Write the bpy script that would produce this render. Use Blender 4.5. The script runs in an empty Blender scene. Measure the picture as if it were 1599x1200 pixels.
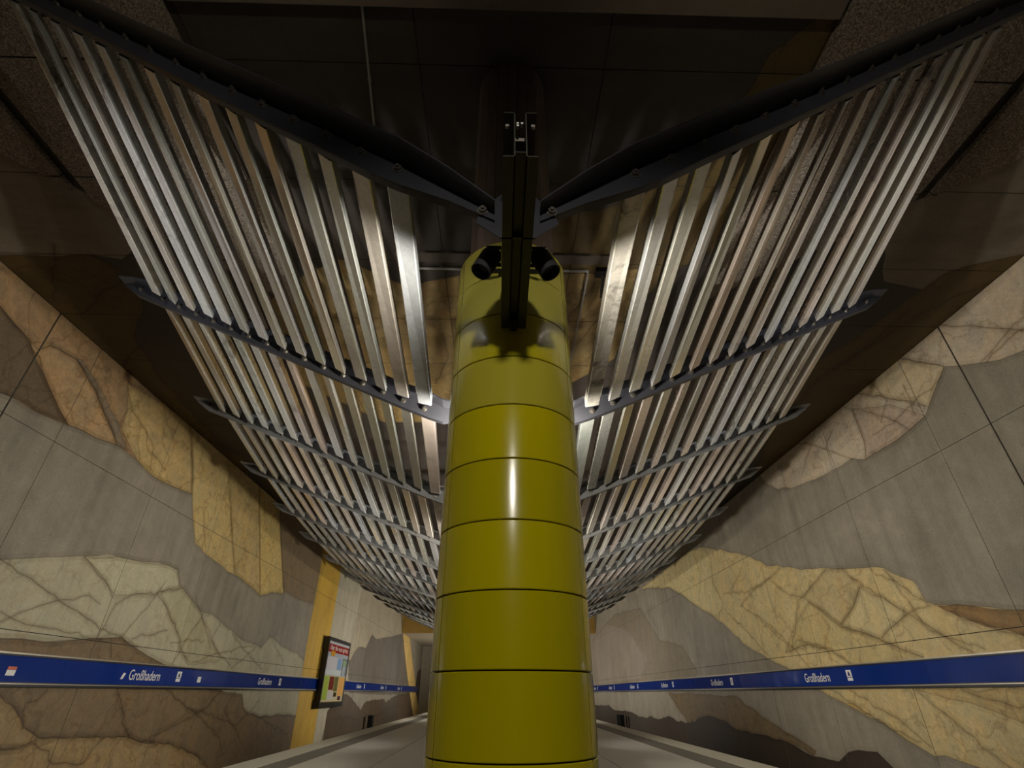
import bpy, bmesh, math, random
import numpy as np
from mathutils import Vector, Matrix
from mathutils.geometry import delaunay_2d_cdt

# ------------------------------------------------------------------ camera, world, lights, exposure
SC = bpy.context.scene
COL = SC.collection
PITCH, YAW = math.radians(31.3), math.radians(1.42)
cam_d = bpy.data.cameras.new('camera')
cam_d.sensor_fit = 'HORIZONTAL'; cam_d.sensor_width = 36.0
cam_d.lens = 36.0 * 795.0 / 1599.0
cam_d.clip_start = 0.05; cam_d.clip_end = 300
cam = bpy.data.objects.new('camera', cam_d); COL.objects.link(cam)
cam.location = (0, 0, 0); cam.rotation_euler = (math.pi / 2 + PITCH, 0, -YAW)
SC.camera = cam

SC.view_settings.view_transform = 'Standard'
SC.view_settings.look = 'None'
SC.view_settings.gamma = 1.0
SC.view_settings.use_curve_mapping = False
SC.view_settings.exposure = 0.0

w = bpy.data.worlds.new('world'); SC.world = w; w.use_nodes = True
w.node_tree.nodes['Background'].inputs[0].default_value = (1.0, 0.86, 0.66, 1)
w.node_tree.nodes['Background'].inputs[1].default_value = 0.003

WARM = (1.0, 0.945, 0.835)
XC = 0.08                       # the line of columns and of the roof spine
def lamp(name, kind, loc, power, color=WARM, radius=0.05, aim=None, angle=150, blend=0.5, size=None):
    l = bpy.data.lights.new(name, kind); l.energy = power; l.color = color
    if kind == 'SPOT':
        l.spot_size = math.radians(angle); l.spot_blend = blend
    if kind == 'AREA':
        l.shape = 'RECTANGLE'; l.size, l.size_y = size
    else:
        l.shadow_soft_size = radius
    o = bpy.data.objects.new(name, l); COL.objects.link(o); o.location = loc
    if aim is not None:
        o.rotation_euler = Vector(aim).to_track_quat('-Z', 'Y').to_euler()
    return o
# the pair of spotlights at the head of the column: they wash the slats next to it
for s in (-1, 1):
    lamp('spotlight_lamp', 'SPOT', (XC + s * 0.30, 2.28, 2.07), 420, aim=(s * 0.95, 0.66, 0.34), angle=78, blend=1.0, radius=0.045)
# spotlights on the back of the column and at the next columns, washing the inner slats there
for y, pw in ((4.35, 420), (8.6, 360), (15.2, 400), (20.0, 320)):
    for s in (-1, 1):
        lamp('spotlight_lamp', 'SPOT', (XC + s * 0.24, y, 2.02), pw, aim=(s * 0.62, 0.70, 0.42), angle=96, blend=1.0, radius=0.05)
# standing lamps on the centre line behind the first column, throwing their light outwards and up under the wings
for y, pw, rad in ((11.0, 560, 0.12), (15.6, 500, 0.12), (30.4, 1150, 0.07), (40.0, 1250, 0.12), (52.0, 1300, 0.12)):
    for s in (-1, 1):
        lamp('standing_lamp', 'SPOT', (XC + s * 0.10, y, 0.70), pw, aim=(s * 1.0, 0.0, 0.46), angle=130, blend=0.6, radius=rad)
# the lamp pair of the neighbouring roof section, above and behind the photographer
for s in (-1, 1):
    lamp('hall_lamp', 'SPOT', (XC + s * 0.12, -2.6, 3.0), 230, aim=(s * 1.0, 0.56, 0.40), angle=110, blend=0.6, radius=0.06)
lamp('hall_lamp', 'SPOT', (XC, -2.6, 3.0), 430, aim=(0, 1.0, -0.42), angle=56, blend=0.9, radius=0.11)
# added fill lamps, unseen below the platform edge, brightening the slat undersides
for y, pw, an in ((5.0, 480, 22), (6.9, 700, 28), (9.4, 820, 32), (12.2, 900, 34), (16.0, 900, 36), (21.0, 900, 36), (27.0, 900, 36), (34.0, 900, 36)):
    for s in (-1, 1):
        lamp('slat_fill_lamp', 'SPOT', (XC + s * 5.7, y, -1.8), pw * 1.15, color=(0.97, 0.98, 1.0), aim=(-s * 2.7, 0.0, 5.4), angle=an, blend=0.8, radius=0.12)

for s in (-1, 1):  # one more added pair, unseen behind the camera, for the outermost slats
    lamp('slat_fill_lamp', 'SPOT', (XC + s * 6.3, -1.5, -1.8), 2800, color=(0.97, 0.98, 1.0), aim=(-s * 2.7, 5.2, 6.0), angle=19, blend=0.9, radius=0.10)

# added bluish fill lamp, unseen behind the column, tinting the inner slats
lamp('blue_fill_lamp', 'SPOT', (XC, 15.5, 0.2), 60, color=(0.35, 0.5, 1.0), aim=(0, 1.4, 1.0), angle=46, blend=0.8, radius=0.1)

# ------------------------------------------------------------------ helpers
rng = random.Random(7)
def lin(r, g, b):
    f = lambda c: (c / 255.0 / 12.92) if c / 255.0 <= 0.04045 else ((c / 255.0 + 0.055) / 1.055) ** 2.4
    return (f(r), f(g), f(b))

def link(name, me, mat=None, parent=None):
    o = bpy.data.objects.new(name, me); COL.objects.link(o)
    if mat is not None and not me.materials: me.materials.append(mat)
    if parent is not None: o.parent = parent
    return o
def mesh(name, V, Fc, smooth=False):
    me = bpy.data.meshes.new(name); me.from_pydata([tuple(v) for v in V], [], Fc); me.update()
    if smooth: me.polygons.foreach_set('use_smooth', [True] * len(me.polygons))
    return me
def thing(name, label, cat, loc=(0, 0, 0), group=None):
    o = bpy.data.objects.new(name, None); COL.objects.link(o); o.location = loc
    o.empty_display_size = 0.2
    o['label'] = label; o['category'] = cat
    if group: o['group'] = group
    return o
def struct(name, loc=(0, 0, 0)):
    o = bpy.data.objects.new(name, None); COL.objects.link(o); o.location = loc; o['kind'] = 'structure'
    return o

class MB:
    """collects shapes for one mesh"""
    def __init__(s): s.V = []; s.F = []
    def add(s, V, F):
        n = len(s.V); s.V += [tuple(v) for v in V]; s.F += [tuple(i + n for i in f) for f in F]; return s
    def box(s, x0, x1, y0, y1, z0, z1):
        V = [(x0, y0, z0), (x1, y0, z0), (x1, y1, z0), (x0, y1, z0), (x0, y0, z1), (x1, y0, z1), (x1, y1, z1), (x0, y1, z1)]
        return s.add(V, [(0, 3, 2, 1), (4, 5, 6, 7), (0, 1, 5, 4), (1, 2, 6, 5), (2, 3, 7, 6), (3, 0, 4, 7)])
    def bbox(s, x0, x1, y0, y1, z0, z1, b):
        """box with bevelled edges"""
        bm = bmesh.new(); bmesh.ops.create_cube(bm, size=1)
        for v in bm.verts:
            v.co = ((x0 + x1) / 2 + v.co.x * (x1 - x0), (y0 + y1) / 2 + v.co.y * (y1 - y0), (z0 + z1) / 2 + v.co.z * (z1 - z0))
        bmesh.ops.bevel(bm, geom=bm.edges[:], offset=b, segments=2, affect='EDGES', profile=0.6)
        bm.verts.index_update(); s.add([v.co[:] for v in bm.verts], [tuple(v.index for v in f.verts) for f in bm.faces]); bm.free(); return s
    def prism(s, poly, axis, a0, a1):
        """poly: 2-D outline; axis: the coordinate it is extruded along"""
        def P(p, a): return {'x': (a, p[0], p[1]), 'y': (p[0], a, p[1]), 'z': (p[0], p[1], a)}[axis]
        n = len(poly)
        V = [P(p, a0) for p in poly] + [P(p, a1) for p in poly]
        F = [tuple(range(n)), tuple(range(2 * n - 1, n - 1, -1))] + [(i, i + n, (i + 1) % n + n, (i + 1) % n) for i in range(n)]
        return s.add(V, F)
    def tube(s, p, q, r0, r1=None, n=16, caps=True):
        r1 = r0 if r1 is None else r1
        p, q = Vector(p), Vector(q); d = (q - p).normalized(); u = d.orthogonal().normalized(); v = d.cross(u)
        V = []; 
        for c, r in ((p, r0), (q, r1)):
            for i in range(n):
                a = 2 * math.pi * i / n; V.append(c + u * (r * math.cos(a)) + v * (r * math.sin(a)))
        F = [(i, (i + 1) % n, (i + 1) % n + n, i + n) for i in range(n)]
        if caps: F += [tuple(range(n - 1, -1, -1)), tuple(range(n, 2 * n))]
        return s.add(V, F)
    def lathe(s, prof, c, n=48, a0=0.0, a1=2 * math.pi, axis=(0, 0, 1)):
        """prof: closed list of (r, h) turned about a vertical axis at c"""
        full = abs(a1 - a0 - 2 * math.pi) < 1e-6; m = n if full else n + 1
        ax = Vector(axis).normalized(); u = ax.orthogonal().normalized() if abs(ax.z) < 0.99 else Vector((1, 0, 0)); v = ax.cross(u)
        V = []; k = len(prof)
        for i in range(m):
            a = a0 + (a1 - a0) * i / n
            for r, h in prof: V.append(Vector(c) + u * (r * math.cos(a)) + v * (r * math.sin(a)) + ax * h)
        F = []
        for i in range(n):
            j = (i + 1) % m
            for t in range(k): F.append((i * k + t, j * k + t, j * k + (t + 1) % k, i * k + (t + 1) % k))
        if not full: F += [tuple(range(k)), tuple(range((m - 1) * k + k - 1, (m - 1) * k - 1, -1))]
        return s.add(V, F)
    def build(s, name, mat=None, parent=None, smooth=False, angle=None):
        me = mesh(name, s.V, s.F, smooth)
        bm = bmesh.new(); bm.from_mesh(me); bmesh.ops.recalc_face_normals(bm, faces=bm.faces[:]); bm.to_mesh(me); bm.free()
        if angle is not None:
            me.polygons.foreach_set('use_smooth', [True] * len(me.polygons)); me.set_sharp_from_angle(angle=math.radians(angle))
        return link(name, me, mat, parent)
def dup(o, parent=None, loc=None):
    c = o.copy(); COL.objects.link(c); c.parent = parent
    if loc is not None: c.location = loc
    return c

# ------------------------------------------------------------------ materials
class N:
    def __init__(s, name):
        s.m = bpy.data.materials.new(name); s.m.use_nodes = True; s.t = s.m.node_tree
        s.b = s.t.nodes['Principled BSDF']; s.out = s.t.nodes['Material Output']
    def n(s, kind, **kw):
        x = s.t.nodes.new(kind)
        for k, v in kw.items(): setattr(x, k, v)
        return x
    def l(s, a, b): s.t.links.new(a, b)
    def pos(s, scale=(1, 1, 1), obj=False):
        m = s.n('ShaderNodeMapping'); m.inputs['Scale'].default_value = scale
        if obj: s.l(s.n('ShaderNodeTexCoord').outputs['Object'], m.inputs[0])
        else: s.l(s.n('ShaderNodeNewGeometry').outputs['Position'], m.inputs[0])
        return m.outputs[0]
    def noise(s, vec, scale, detail=5, rough=0.55, dist=0.0):
        x = s.n('ShaderNodeTexNoise'); x.inputs['Scale'].default_value = scale; x.inputs['Detail'].default_value = detail
        x.inputs['Roughness'].default_value = rough; x.inputs['Distortion'].default_value = dist
        s.l(vec, x.inputs['Vector']); return x.outputs['Fac']
    def ramp(s, fac, stops):
        r = s.n('ShaderNodeValToRGB'); e = r.color_ramp.elements
        while len(e) < len(stops): e.new(0.5)
        for el, (p, c) in zip(e, stops):
            el.position = p; el.color = (c, c, c, 1) if isinstance(c, (int, float)) else (*c, 1)
        s.l(fac, r.inputs[0]); return r.outputs[0]
    def mix(s, fac, a, b, mode='MIX'):
        x = s.n('ShaderNodeMix', data_type='RGBA', blend_type=mode)
        for sock, v in ((x.inputs[0], fac), (x.inputs[6], a), (x.inputs[7], b)):
            if isinstance(v, bpy.types.NodeSocket): s.l(v, sock)
            elif isinstance(v, (int, float)): sock.default_value = v
            else: sock.default_value = (*v, 1)
        return x.outputs[2]
    def math(s, op, a, b=0.0):
        x = s.n('ShaderNodeMath', operation=op)
        for sock, v in zip(x.inputs, (a, b)):
            if isinstance(v, bpy.types.NodeSocket): s.l(v, sock)
            else: sock.default_value = v
        return x.outputs[0]
    def bump(s, h, strength=0.2, dist=0.01):
        x = s.n('ShaderNodeBump'); x.inputs['Strength'].default_value = strength; x.inputs['Distance'].default_value = dist
        s.l(h, x.inputs['Height']); s.l(x.outputs[0], s.b.inputs['Normal'])
    def set(s, **kw):
        for k, v in kw.items():
            sock = s.b.inputs[k]
            if isinstance(v, bpy.types.NodeSocket): s.l(v, sock)
            elif isinstance(v, tuple): sock.default_value = (*v, 1)
            else: sock.default_value = v
        return s.m

def plain(name, col, rough=0.5, metal=0.0, spec=0.5, var=0.18, scale=6.0, coat=0.0, bump=0.0):
    m = N(name); p = m.pos()
    f = m.noise(p, scale, 6); g = m.noise(p, scale * 9, 3)
    c = m.mix(f, tuple(x * (1 - var) for x in col), tuple(min(1, x * (1 + var)) for x in col))
    m.set(**{'Base Color': c, 'Metallic': metal, 'Roughness': m.math('ADD', rough - 0.06, m.math('MULTIPLY', g, 0.12)), 'Specular IOR Level': spec, 'Coat Weight': coat})
    if bump: m.bump(g, bump, 0.004)
    return m.m

def painted(name, streak_scale, streak2):
    """concrete carrying the painted rock strata; the paint colour comes per face, its alpha says how stony the paint is"""
    m = N(name); at = m.n('ShaderNodeAttribute', attribute_name='paint')
    col, rock = at.outputs['Color'], at.outputs['Alpha']
    p = m.pos()
    big = m.noise(p, 0.55, 6, 0.6, 0.4)
    mid = m.noise(p, 2.2, 7, 0.65, 0.8)
    st = m.noise(m.pos(streak_scale), 1.0, 5, 0.6, 0.3)
    brush = m.noise(m.pos(streak2), 1.0, 6, 0.62, 1.2)
    fine = m.noise(p, 34, 3, 0.6)
    # concrete: soft clouds, board marks and dirt runs
    v1 = m.ramp(big, [(0.28, 0.80), (0.72, 1.16)])
    v2 = m.ramp(mid, [(0.25, 0.84), (0.75, 1.12)])
    v3 = m.ramp(st, [(0.25, 0.84), (0.70, 1.12)])
    c = m.mix(1.0, m.mix(1.0, m.mix(1.0, col, v1, 'MULTIPLY'), v2, 'MULTIPLY'), v3, 'MULTIPLY')
    # painted stone: brushed ochre and grey glazes
    b1 = m.ramp(brush, [(0.30, 0.0), (0.62, 1.0)])
    ochre = m.mix(1.0, col, (1.04, 0.84, 0.60), 'MULTIPLY')
    grey = m.mix(1.0, col, (0.68, 0.70, 0.74), 'MULTIPLY')
    stone = m.mix(m.ramp(mid, [(0.42, 0.0), (0.62, 0.75)]), m.mix(m.math('MULTIPLY', b1, 0.7), col, ochre), grey)
    stone = m.mix(1.0, stone, m.ramp(m.noise(p, 5.5, 8, 0.7, 1.5), [(0.30, 0.72), (0.62, 1.14)]), 'MULTIPLY')
    c = m.mix(m.math('MULTIPLY', rock, 0.85), c, stone)
    # fine thread veins in the stone
    vor = m.n('ShaderNodeTexVoronoi', feature='DISTANCE_TO_EDGE'); vor.inputs['Scale'].default_value = 0.95
    wp = m.n('ShaderNodeVectorMath', operation='ADD'); nz = m.n('ShaderNodeTexNoise'); nz.inputs['Scale'].default_value = 1.3; nz.inputs['Detail'].default_value = 5
    m.l(p, nz.inputs['Vector']); m.l(p, wp.inputs[0])
    sc = m.n('ShaderNodeVectorMath', operation='SCALE'); sc.inputs['Scale'].default_value = 1.3; m.l(nz.outputs['Color'], sc.inputs[0]); m.l(sc.outputs[0], wp.inputs[1])
    m.l(wp.outputs[0], vor.inputs['Vector'])
    vein = m.math('MULTIPLY', m.ramp(vor.outputs['Distance'], [(0.0, 1.0), (0.035, 0.0)]), m.math('MULTIPLY', rock, 0.5))
    c = m.mix(vein, c, m.mix(1.0, c, (0.45, 0.36, 0.26), 'MULTIPLY'))
    # blow holes
    pit = m.n('ShaderNodeTexVoronoi'); pit.inputs['Scale'].default_value = 7.0; m.l(p, pit.inputs['Vector'])
    hole = m.math('MULTIPLY', m.ramp(pit.outputs['Distance'], [(0.06, 1.0), (0.10, 0.0)]), m.math('GREATER_THAN', mid, 0.52))
    c = m.mix(m.math('MULTIPLY', hole, 0.6), c, (0.03, 0.025, 0.02))
    c = m.mix(1.0, c, m.ramp(fine, [(0.3, 0.88), (0.7, 1.08)]), 'MULTIPLY')
    m.set(**{'Base Color': c, 'Roughness': 0.62, 'Specular IOR Level': 0.35})
    m.bump(m.math('ADD', m.math('MULTIPLY', fine, 0.5), m.math('MULTIPLY', st, 0.6)), 0.22, 0.006)
    return m.m
M_WALL = painted('painted_wall_concrete', (3.0, 3.2, 0.18), (1.2, 1.3, 0.55))
M_CEIL = painted('painted_ceiling_concrete', (0.5, 4.0, 2.0), (0.6, 1.2, 1.0))

M_JOINT = plain('joint_filler', (0.012, 0.010, 0.008), 0.9)
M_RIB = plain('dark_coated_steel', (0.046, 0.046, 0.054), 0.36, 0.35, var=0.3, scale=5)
M_RIB_LIT = plain('lit_rib_steel', (0.17, 0.17, 0.165), 0.42, 0.3, var=0.25, scale=4)  # rib steel again, lightened to paint in the light on the farther ribs
M_BOLT = plain('bolt_steel', (0.26, 0.24, 0.21), 0.35, 0.9, var=0.3)
M_SPINE = plain('brown_coated_steel', (0.030, 0.027, 0.017), 0.5, 0.2, var=0.3)
M_BLACK = plain('black_lacquer', (0.006, 0.006, 0.007), 0.35, 0.0)
M_HOUSE = plain('black_lamp_lacquer', (0.035, 0.035, 0.040), 0.32, 0.0)
M_LENS = plain('dark_lens', (0.004, 0.004, 0.005), 0.15, 0.0)
M_CONDUIT = plain('grey_conduit', (0.22, 0.20, 0.17), 0.5)
M_SLAB = plain('grey_platform_stone', lin(188, 184, 174), 0.38, var=0.10, scale=14, bump=0.05)
M_EDGE = plain('pale_platform_edge_granite', lin(190, 184, 168), 0.5, var=0.12, scale=25)
M_TACT = plain('dark_tactile_stone', lin(108, 104, 96), 0.55, var=0.15, scale=25)
M_BALLAST = plain('track_ballast', (0.03, 0.025, 0.02), 0.9, var=0.5, scale=20, bump=0.5)
m = N('blue_enamel'); f = m.noise(m.pos(), 2.2, 2)
m.set(**{'Base Color': m.mix(f, lin(0, 38, 112), lin(0, 45, 130)), 'Roughness': 0.13, 'Specular IOR Level': 0.35}); m.bump(m.noise(m.pos(), 1.6, 1), 0.22, 0.03); M_BLUE = m.m
M_RAIL = plain('pale_aluminium_rail', (0.42, 0.38, 0.32), 0.4, 0.7)
M_DARKRAIL = plain('dark_rail', (0.012, 0.011, 0.010), 0.5)
M_WHITE = plain('white_print', (0.78, 0.77, 0.73), 0.3, var=0.03)

# speckled washed concrete
m = N('speckled_washed_concrete'); p = m.pos()
v = m.n('ShaderNodeTexVoronoi'); v.inputs['Scale'].default_value = 75; m.l(p, v.inputs['Vector'])
sp = m.ramp(v.outputs['Color'], [(0.2, (0.04, 0.032, 0.024)), (0.55, (0.26, 0.205, 0.14)), (0.9, (0.55, 0.47, 0.36))])
m.set(**{'Base Color': m.mix(m.noise(p, 60, 3), sp, (0.15, 0.115, 0.08)), 'Roughness': 0.85}); m.bump(v.outputs['Distance'], 0.6, 0.01); M_SPECK = m.m

# yellow enamel of the column cladding
m = N('yellow_enamel'); p = m.pos()
f = m.noise(m.pos((3, 3, 0.6)), 1.5, 5); sm = m.noise(p, 3.0, 8, 0.7)
c = m.mix(f, lin(178, 165, 0), lin(194, 179, 0))
chip = m.ramp(m.noise(p, 9, 4, 0.7), [(0.71, 0.0), (0.74, 1.0)])
c = m.mix(m.math('MULTIPLY', chip, 0.25), c, lin(205, 195, 110))
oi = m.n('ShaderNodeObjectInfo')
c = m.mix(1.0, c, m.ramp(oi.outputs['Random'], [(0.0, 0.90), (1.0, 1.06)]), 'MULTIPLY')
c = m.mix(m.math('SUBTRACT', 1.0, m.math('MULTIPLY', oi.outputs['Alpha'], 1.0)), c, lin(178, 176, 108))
m.set(**{'Base Color': c, 'Roughness': m.math('ADD', 0.13, m.math('MULTIPLY', sm, 0.12)), 'Coat Weight': 0.25, 'Coat Roughness': 0.06, 'Specular IOR Level': 0.5}); M_YEL = m.m

# bare concrete of the column shaft, with formwork board lines
m = N('board_marked_concrete'); at = m.n('ShaderNodeAttribute', attribute_name='board')
st = m.noise(m.pos((9, 9, 0.4)), 1.0, 5); p = m.pos()
c = m.mix(m.noise(p, 2.5, 6), lin(98, 84, 75), lin(132, 116, 104))
c = m.mix(1.0, c, m.ramp(st, [(0.3, 0.72), (0.7, 1.1)]), 'MULTIPLY')
m.set(**{'Base Color': c, 'Roughness': 0.8}); m.bump(st, 0.3, 0.01); M_SHAFT = m.m

# polished sheet metal of the slats: every slat has its own tint, wear and gloss
m = N('polished_reflector_sheet'); oi = m.n('ShaderNodeObjectInfo'); r = oi.outputs['Random']
p = m.pos()
off = m.n('ShaderNodeVectorMath', operation='ADD'); cr = m.n('ShaderNodeCombineXYZ')
m.l(m.math('MULTIPLY', r, 37.0), cr.inputs[0]); m.l(m.math('MULTIPLY', r, 91.0), cr.inputs[1]); m.l(p, off.inputs[0]); m.l(cr.outputs[0], off.inputs[1])
pp = off.outputs[0]
tint = m.ramp(r, [(0.0, (0.84, 0.84, 0.74)), (0.22, (0.92, 0.82, 0.72)), (0.40, (0.74, 0.78, 0.72)), (0.55, (0.95, 0.95, 0.93)), (0.70, (0.66, 0.66, 0.58)), (0.84, (0.92, 0.76, 0.65)), (1.0, (0.84, 0.89, 0.93))])
smudge = m.noise(pp, 2.6, 8, 0.72, 1.2)
sel = m.ramp(m.math('FRACT', m.math('MULTIPLY', r, 17.3)), [(0.72, 0.0), (0.97, 1.0)])
sm = m.math('MULTIPLY', m.ramp(smudge, [(0.50, 0.0), (0.66, 1.0)]), m.math('ADD', 0.08, m.math('MULTIPLY', sel, 0.8)))
c = m.mix(sm, tint, (0.10, 0.085, 0.065))
scr = m.noise(pp, 9, 6, 0.75, 1.5)
c = m.mix(1.0, c, m.ramp(scr, [(0.35, 0.86), (0.65, 1.06)]), 'MULTIPLY')
ro = m.math('ADD', 0.12, m.math('MULTIPLY', m.math('FRACT', m.math('MULTIPLY', r, 7.7)), 0.16))
ro = m.math('ADD', ro, m.math('MULTIPLY', smudge, 0.08))
m.set(**{'Base Color': c, 'Metallic': 0.72, 'Roughness': ro}); m.bump(m.noise(pp, 3.5, 3), 0.05, 0.02); M_SLAT = m.m

LEFT_ROCKS = [
 ('brownA', [(4.05,2.61),(5.23,3.15),(7.29,4.15),(7.51,4.2),(7.93,4.18),(8.61,4.32),(8.76,4.29),(9.46,4.36),(10.04,4.48),(10.79,4.43),(11.48,4.32),(12.27,4.37),(13.14,4.48),(11.87,6.31),(9.33,6.2),(7.44,6.05),(6.1,6.05),(3.7,5.61),(2.34,5.38)]),
 ('brownD', [(4.96,3.59),(5.94,4.56),(6.55,5.33),(6.93,5.24),(7.24,5.17),(7.54,4.98),(7.85,4.78),(8.35,4.47),(8.74,4.28),(8.07,4.19),(7.64,4.21),(7.29,4.15),(5.79,3.4)]),
 ('brownT', [(7.25,5.16),(7.49,5.12),(7.63,5.32),(8.2,5.43),(8.95,5.17),(9.52,4.82),(10.04,4.48),(9.46,4.36),(8.93,4.33),(8.76,4.29),(8.35,4.47),(7.85,4.78)]),
 ('brownG', [(8.2,5.43),(8.36,5.51),(9.23,5.18),(10.05,4.71),(10.41,4.5),(10.04,4.48),(9.44,4.85),(8.85,5.18)]),
 ('tanA', [(9.63,5.73),(12,6.1),(12.39,5.64),(13.14,4.48),(12.27,4.37),(11.48,4.32),(10.79,4.43),(10.46,4.59),(9.98,4.82),(9.92,5.26)]),
 ('tanB', [(12,6.1),(14.39,6.04),(16.52,6.09),(18.46,6),(18.85,5.41),(19.74,4.34),(20.64,3.26),(20.5,3.17),(19.6,3.09),(18.68,2.83),(17.74,2.99),(16.72,3.1),(16.06,3.1),(15.39,3.2),(14.58,3.28),(13.99,3.4),(13.42,4.08),(13.14,4.48)]),
 ('tanC', [(14.29,6),(16.52,6.09),(17.08,5.22),(17.84,4.13),(18.68,2.83),(17.74,2.99),(16.72,3.1),(16.45,3.23),(15.66,4.19)]),
 ('tanD', [(16.52,6.09),(18.46,6),(18.85,5.41),(19.74,4.34),(20.64,3.26),(20.5,3.17),(19.6,3.09),(18.68,2.83)]),
 ('barkA', [(18.46,6),(20.84,5.98),(23.87,5.83),(24.37,5.37),(24.52,4.84),(24.44,3.36),(22.62,3.26),(20.64,3.26),(19.74,4.34)]),
 ('stripe', [(23.96,6),(27.34,6.03),(27.45,5.11),(27.43,3.17),(27.49,1.11),(27.49,-0.41),(27.57,-1.96),(27.55,-2.75),(24.71,-2.46),(24.62,-1.89),(24.43,0.48),(24.26,2.67),(24.31,3.98),(24.24,5.26)]),
 ('pale', [(27.34,6.03),(32.65,5.9),(32.32,5.12),(31.7,3.01),(31.66,1.56),(31.96,0.69),(31.22,-0.75),(29.44,-0.7),(28.56,-2.03),(27.57,-1.96),(27.49,-0.41),(27.49,1.11),(27.43,3.17),(27.45,5.11)]),
 ('palem', [(32.34,5.85),(38.75,5.94),(50.77,6.42),(48,5.56),(48.17,4.34),(44.16,3.8),(38.02,3.07),(36.48,3.24),(35.73,2.67),(35.22,2.36),(33.41,2.3),(32.54,1.98),(31.95,1.54),(31.39,1.54),(31.7,3.01),(32.32,5.12)]),
 ('greydk', [(31.39,1.54),(31.95,1.54),(32.54,1.98),(33.41,2.3),(35.22,2.36),(35.73,2.67),(36.48,3.24),(38.02,3.07),(44.16,3.8),(48.17,4.34),(51.53,2.09),(55.39,-0.08),(42.91,-0.1),(32.7,0.01)]),
 ('stripe2', [(46.57,6.13),(50.15,6.18),(52.36,4.19),(55.81,2.27),(60.92,-0.37),(65.36,-2.26),(59.49,-2.27),(55.39,-0.08),(51.53,2.09),(48.82,3.9)]),
 ('dkfig', [(58.45,0.45),(59.32,1.85),(61.58,2.21),(64.35,1.39),(67.55,0.21),(71.06,-2.02),(64.19,-2.11),(60.43,-0.37)]),
 ('green', [(6.4,1.27),(7.78,1.61),(8.73,1.85),(9.06,1.94),(9.61,2.09),(10.72,2.36),(11.35,2.48),(11.93,2.53),(13.12,2.68),(13.57,2.66),(13.87,2.33),(14.03,2.31),(14.56,2.13),(15.21,1.91),(15.4,1.9),(15.83,1.9),(16.5,1.78),(17.3,1.63),(18.15,1.44),(18.75,1.41),(19.29,1.38),(19.75,1.33),(20.22,1.67),(20.5,1.71),(21.58,1.5),(23.07,1.38),(24.31,1.17),(24.43,0.48),(24.62,-0.76),(23.01,-0.69),(20.89,-0.68),(19.93,-0.56),(19.42,-0.38),(19.1,-0.03),(17.4,0.05),(14.25,0.6),(13.5,0.74),(13.07,0.84),(12.38,1.03),(12.08,0.99),(11.11,0.88),(10.36,0.78),(9.85,0.79),(9.41,0.76),(7.93,0.62),(6.82,0.6)]),
 ('greenL', [(10.39,2.29),(11.35,2.48),(11.93,2.53),(13.12,2.68),(13.57,2.66),(13.87,2.33),(13.18,2.07),(12.2,1.85),(11.69,1.77),(11.11,2.05)]),
 ('greenD', [(14.03,2.31),(14.56,2.13),(15.21,1.91),(16.23,1.29),(17.09,0.85),(15.59,0.63),(14.79,0.88),(14.34,1.35),(13.54,1.84),(13.18,2.07)]),
 ('brownL', [(6.82,0.6),(7.93,0.62),(9.41,0.76),(9.85,0.79),(10.36,0.78),(11.11,0.88),(12.08,0.99),(12.38,1.03),(13.07,0.84),(13.5,0.74),(14.25,0.6),(17.4,0.05),(19.1,-0.03),(19.42,-0.38),(19.93,-0.56),(20.89,-0.68),(23.01,-0.69),(24.62,-0.76),(24.62,-1.89),(24.71,-2.46),(24.74,-4.35),(12.23,-3.73),(8.86,-2.69)]),
 ('tanL', [(7.93,-0.05),(9.91,-0.03),(10.26,-0.18),(10.54,-0.37),(10.69,-0.5),(11.12,-0.67),(11.06,-0.75),(10.78,-0.8),(10.38,-0.79),(8.33,-0.68)]),
 ('tanL', [(11.12,-0.67),(12.36,-0.74),(12.95,-0.77),(13.77,-0.82),(14.32,-0.95),(15.65,-1.08),(16.86,-1.36),(17.93,-1.78),(19.65,-3.45),(12.23,-3.73),(8.86,-1.54),(9.28,-0.8),(10.38,-0.79),(10.78,-0.8)]),
 ('brownM', [(12.81,0.1),(14.43,0.1),(17.66,0.09),(16.91,-0.36),(15.95,-0.45),(14.96,-0.74),(14.32,-0.95),(13.84,-0.83),(13.35,-0.4)]),
 ('rockD', [(29.03,-0.75),(29.97,-0.32),(31.24,-0.02),(32.78,-0.11),(34.68,-0.52),(36.03,-0.86),(36.66,-0.55),(37.47,-0.43),(43.07,-0.34),(43.72,-0.58),(46.14,-0.28),(48.96,-0.07),(55.32,0.02),(59.49,-2.27),(44.64,-2.62),(34.11,-3.13),(29.13,-2.91),(29.04,-1.7)]),
]
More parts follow.
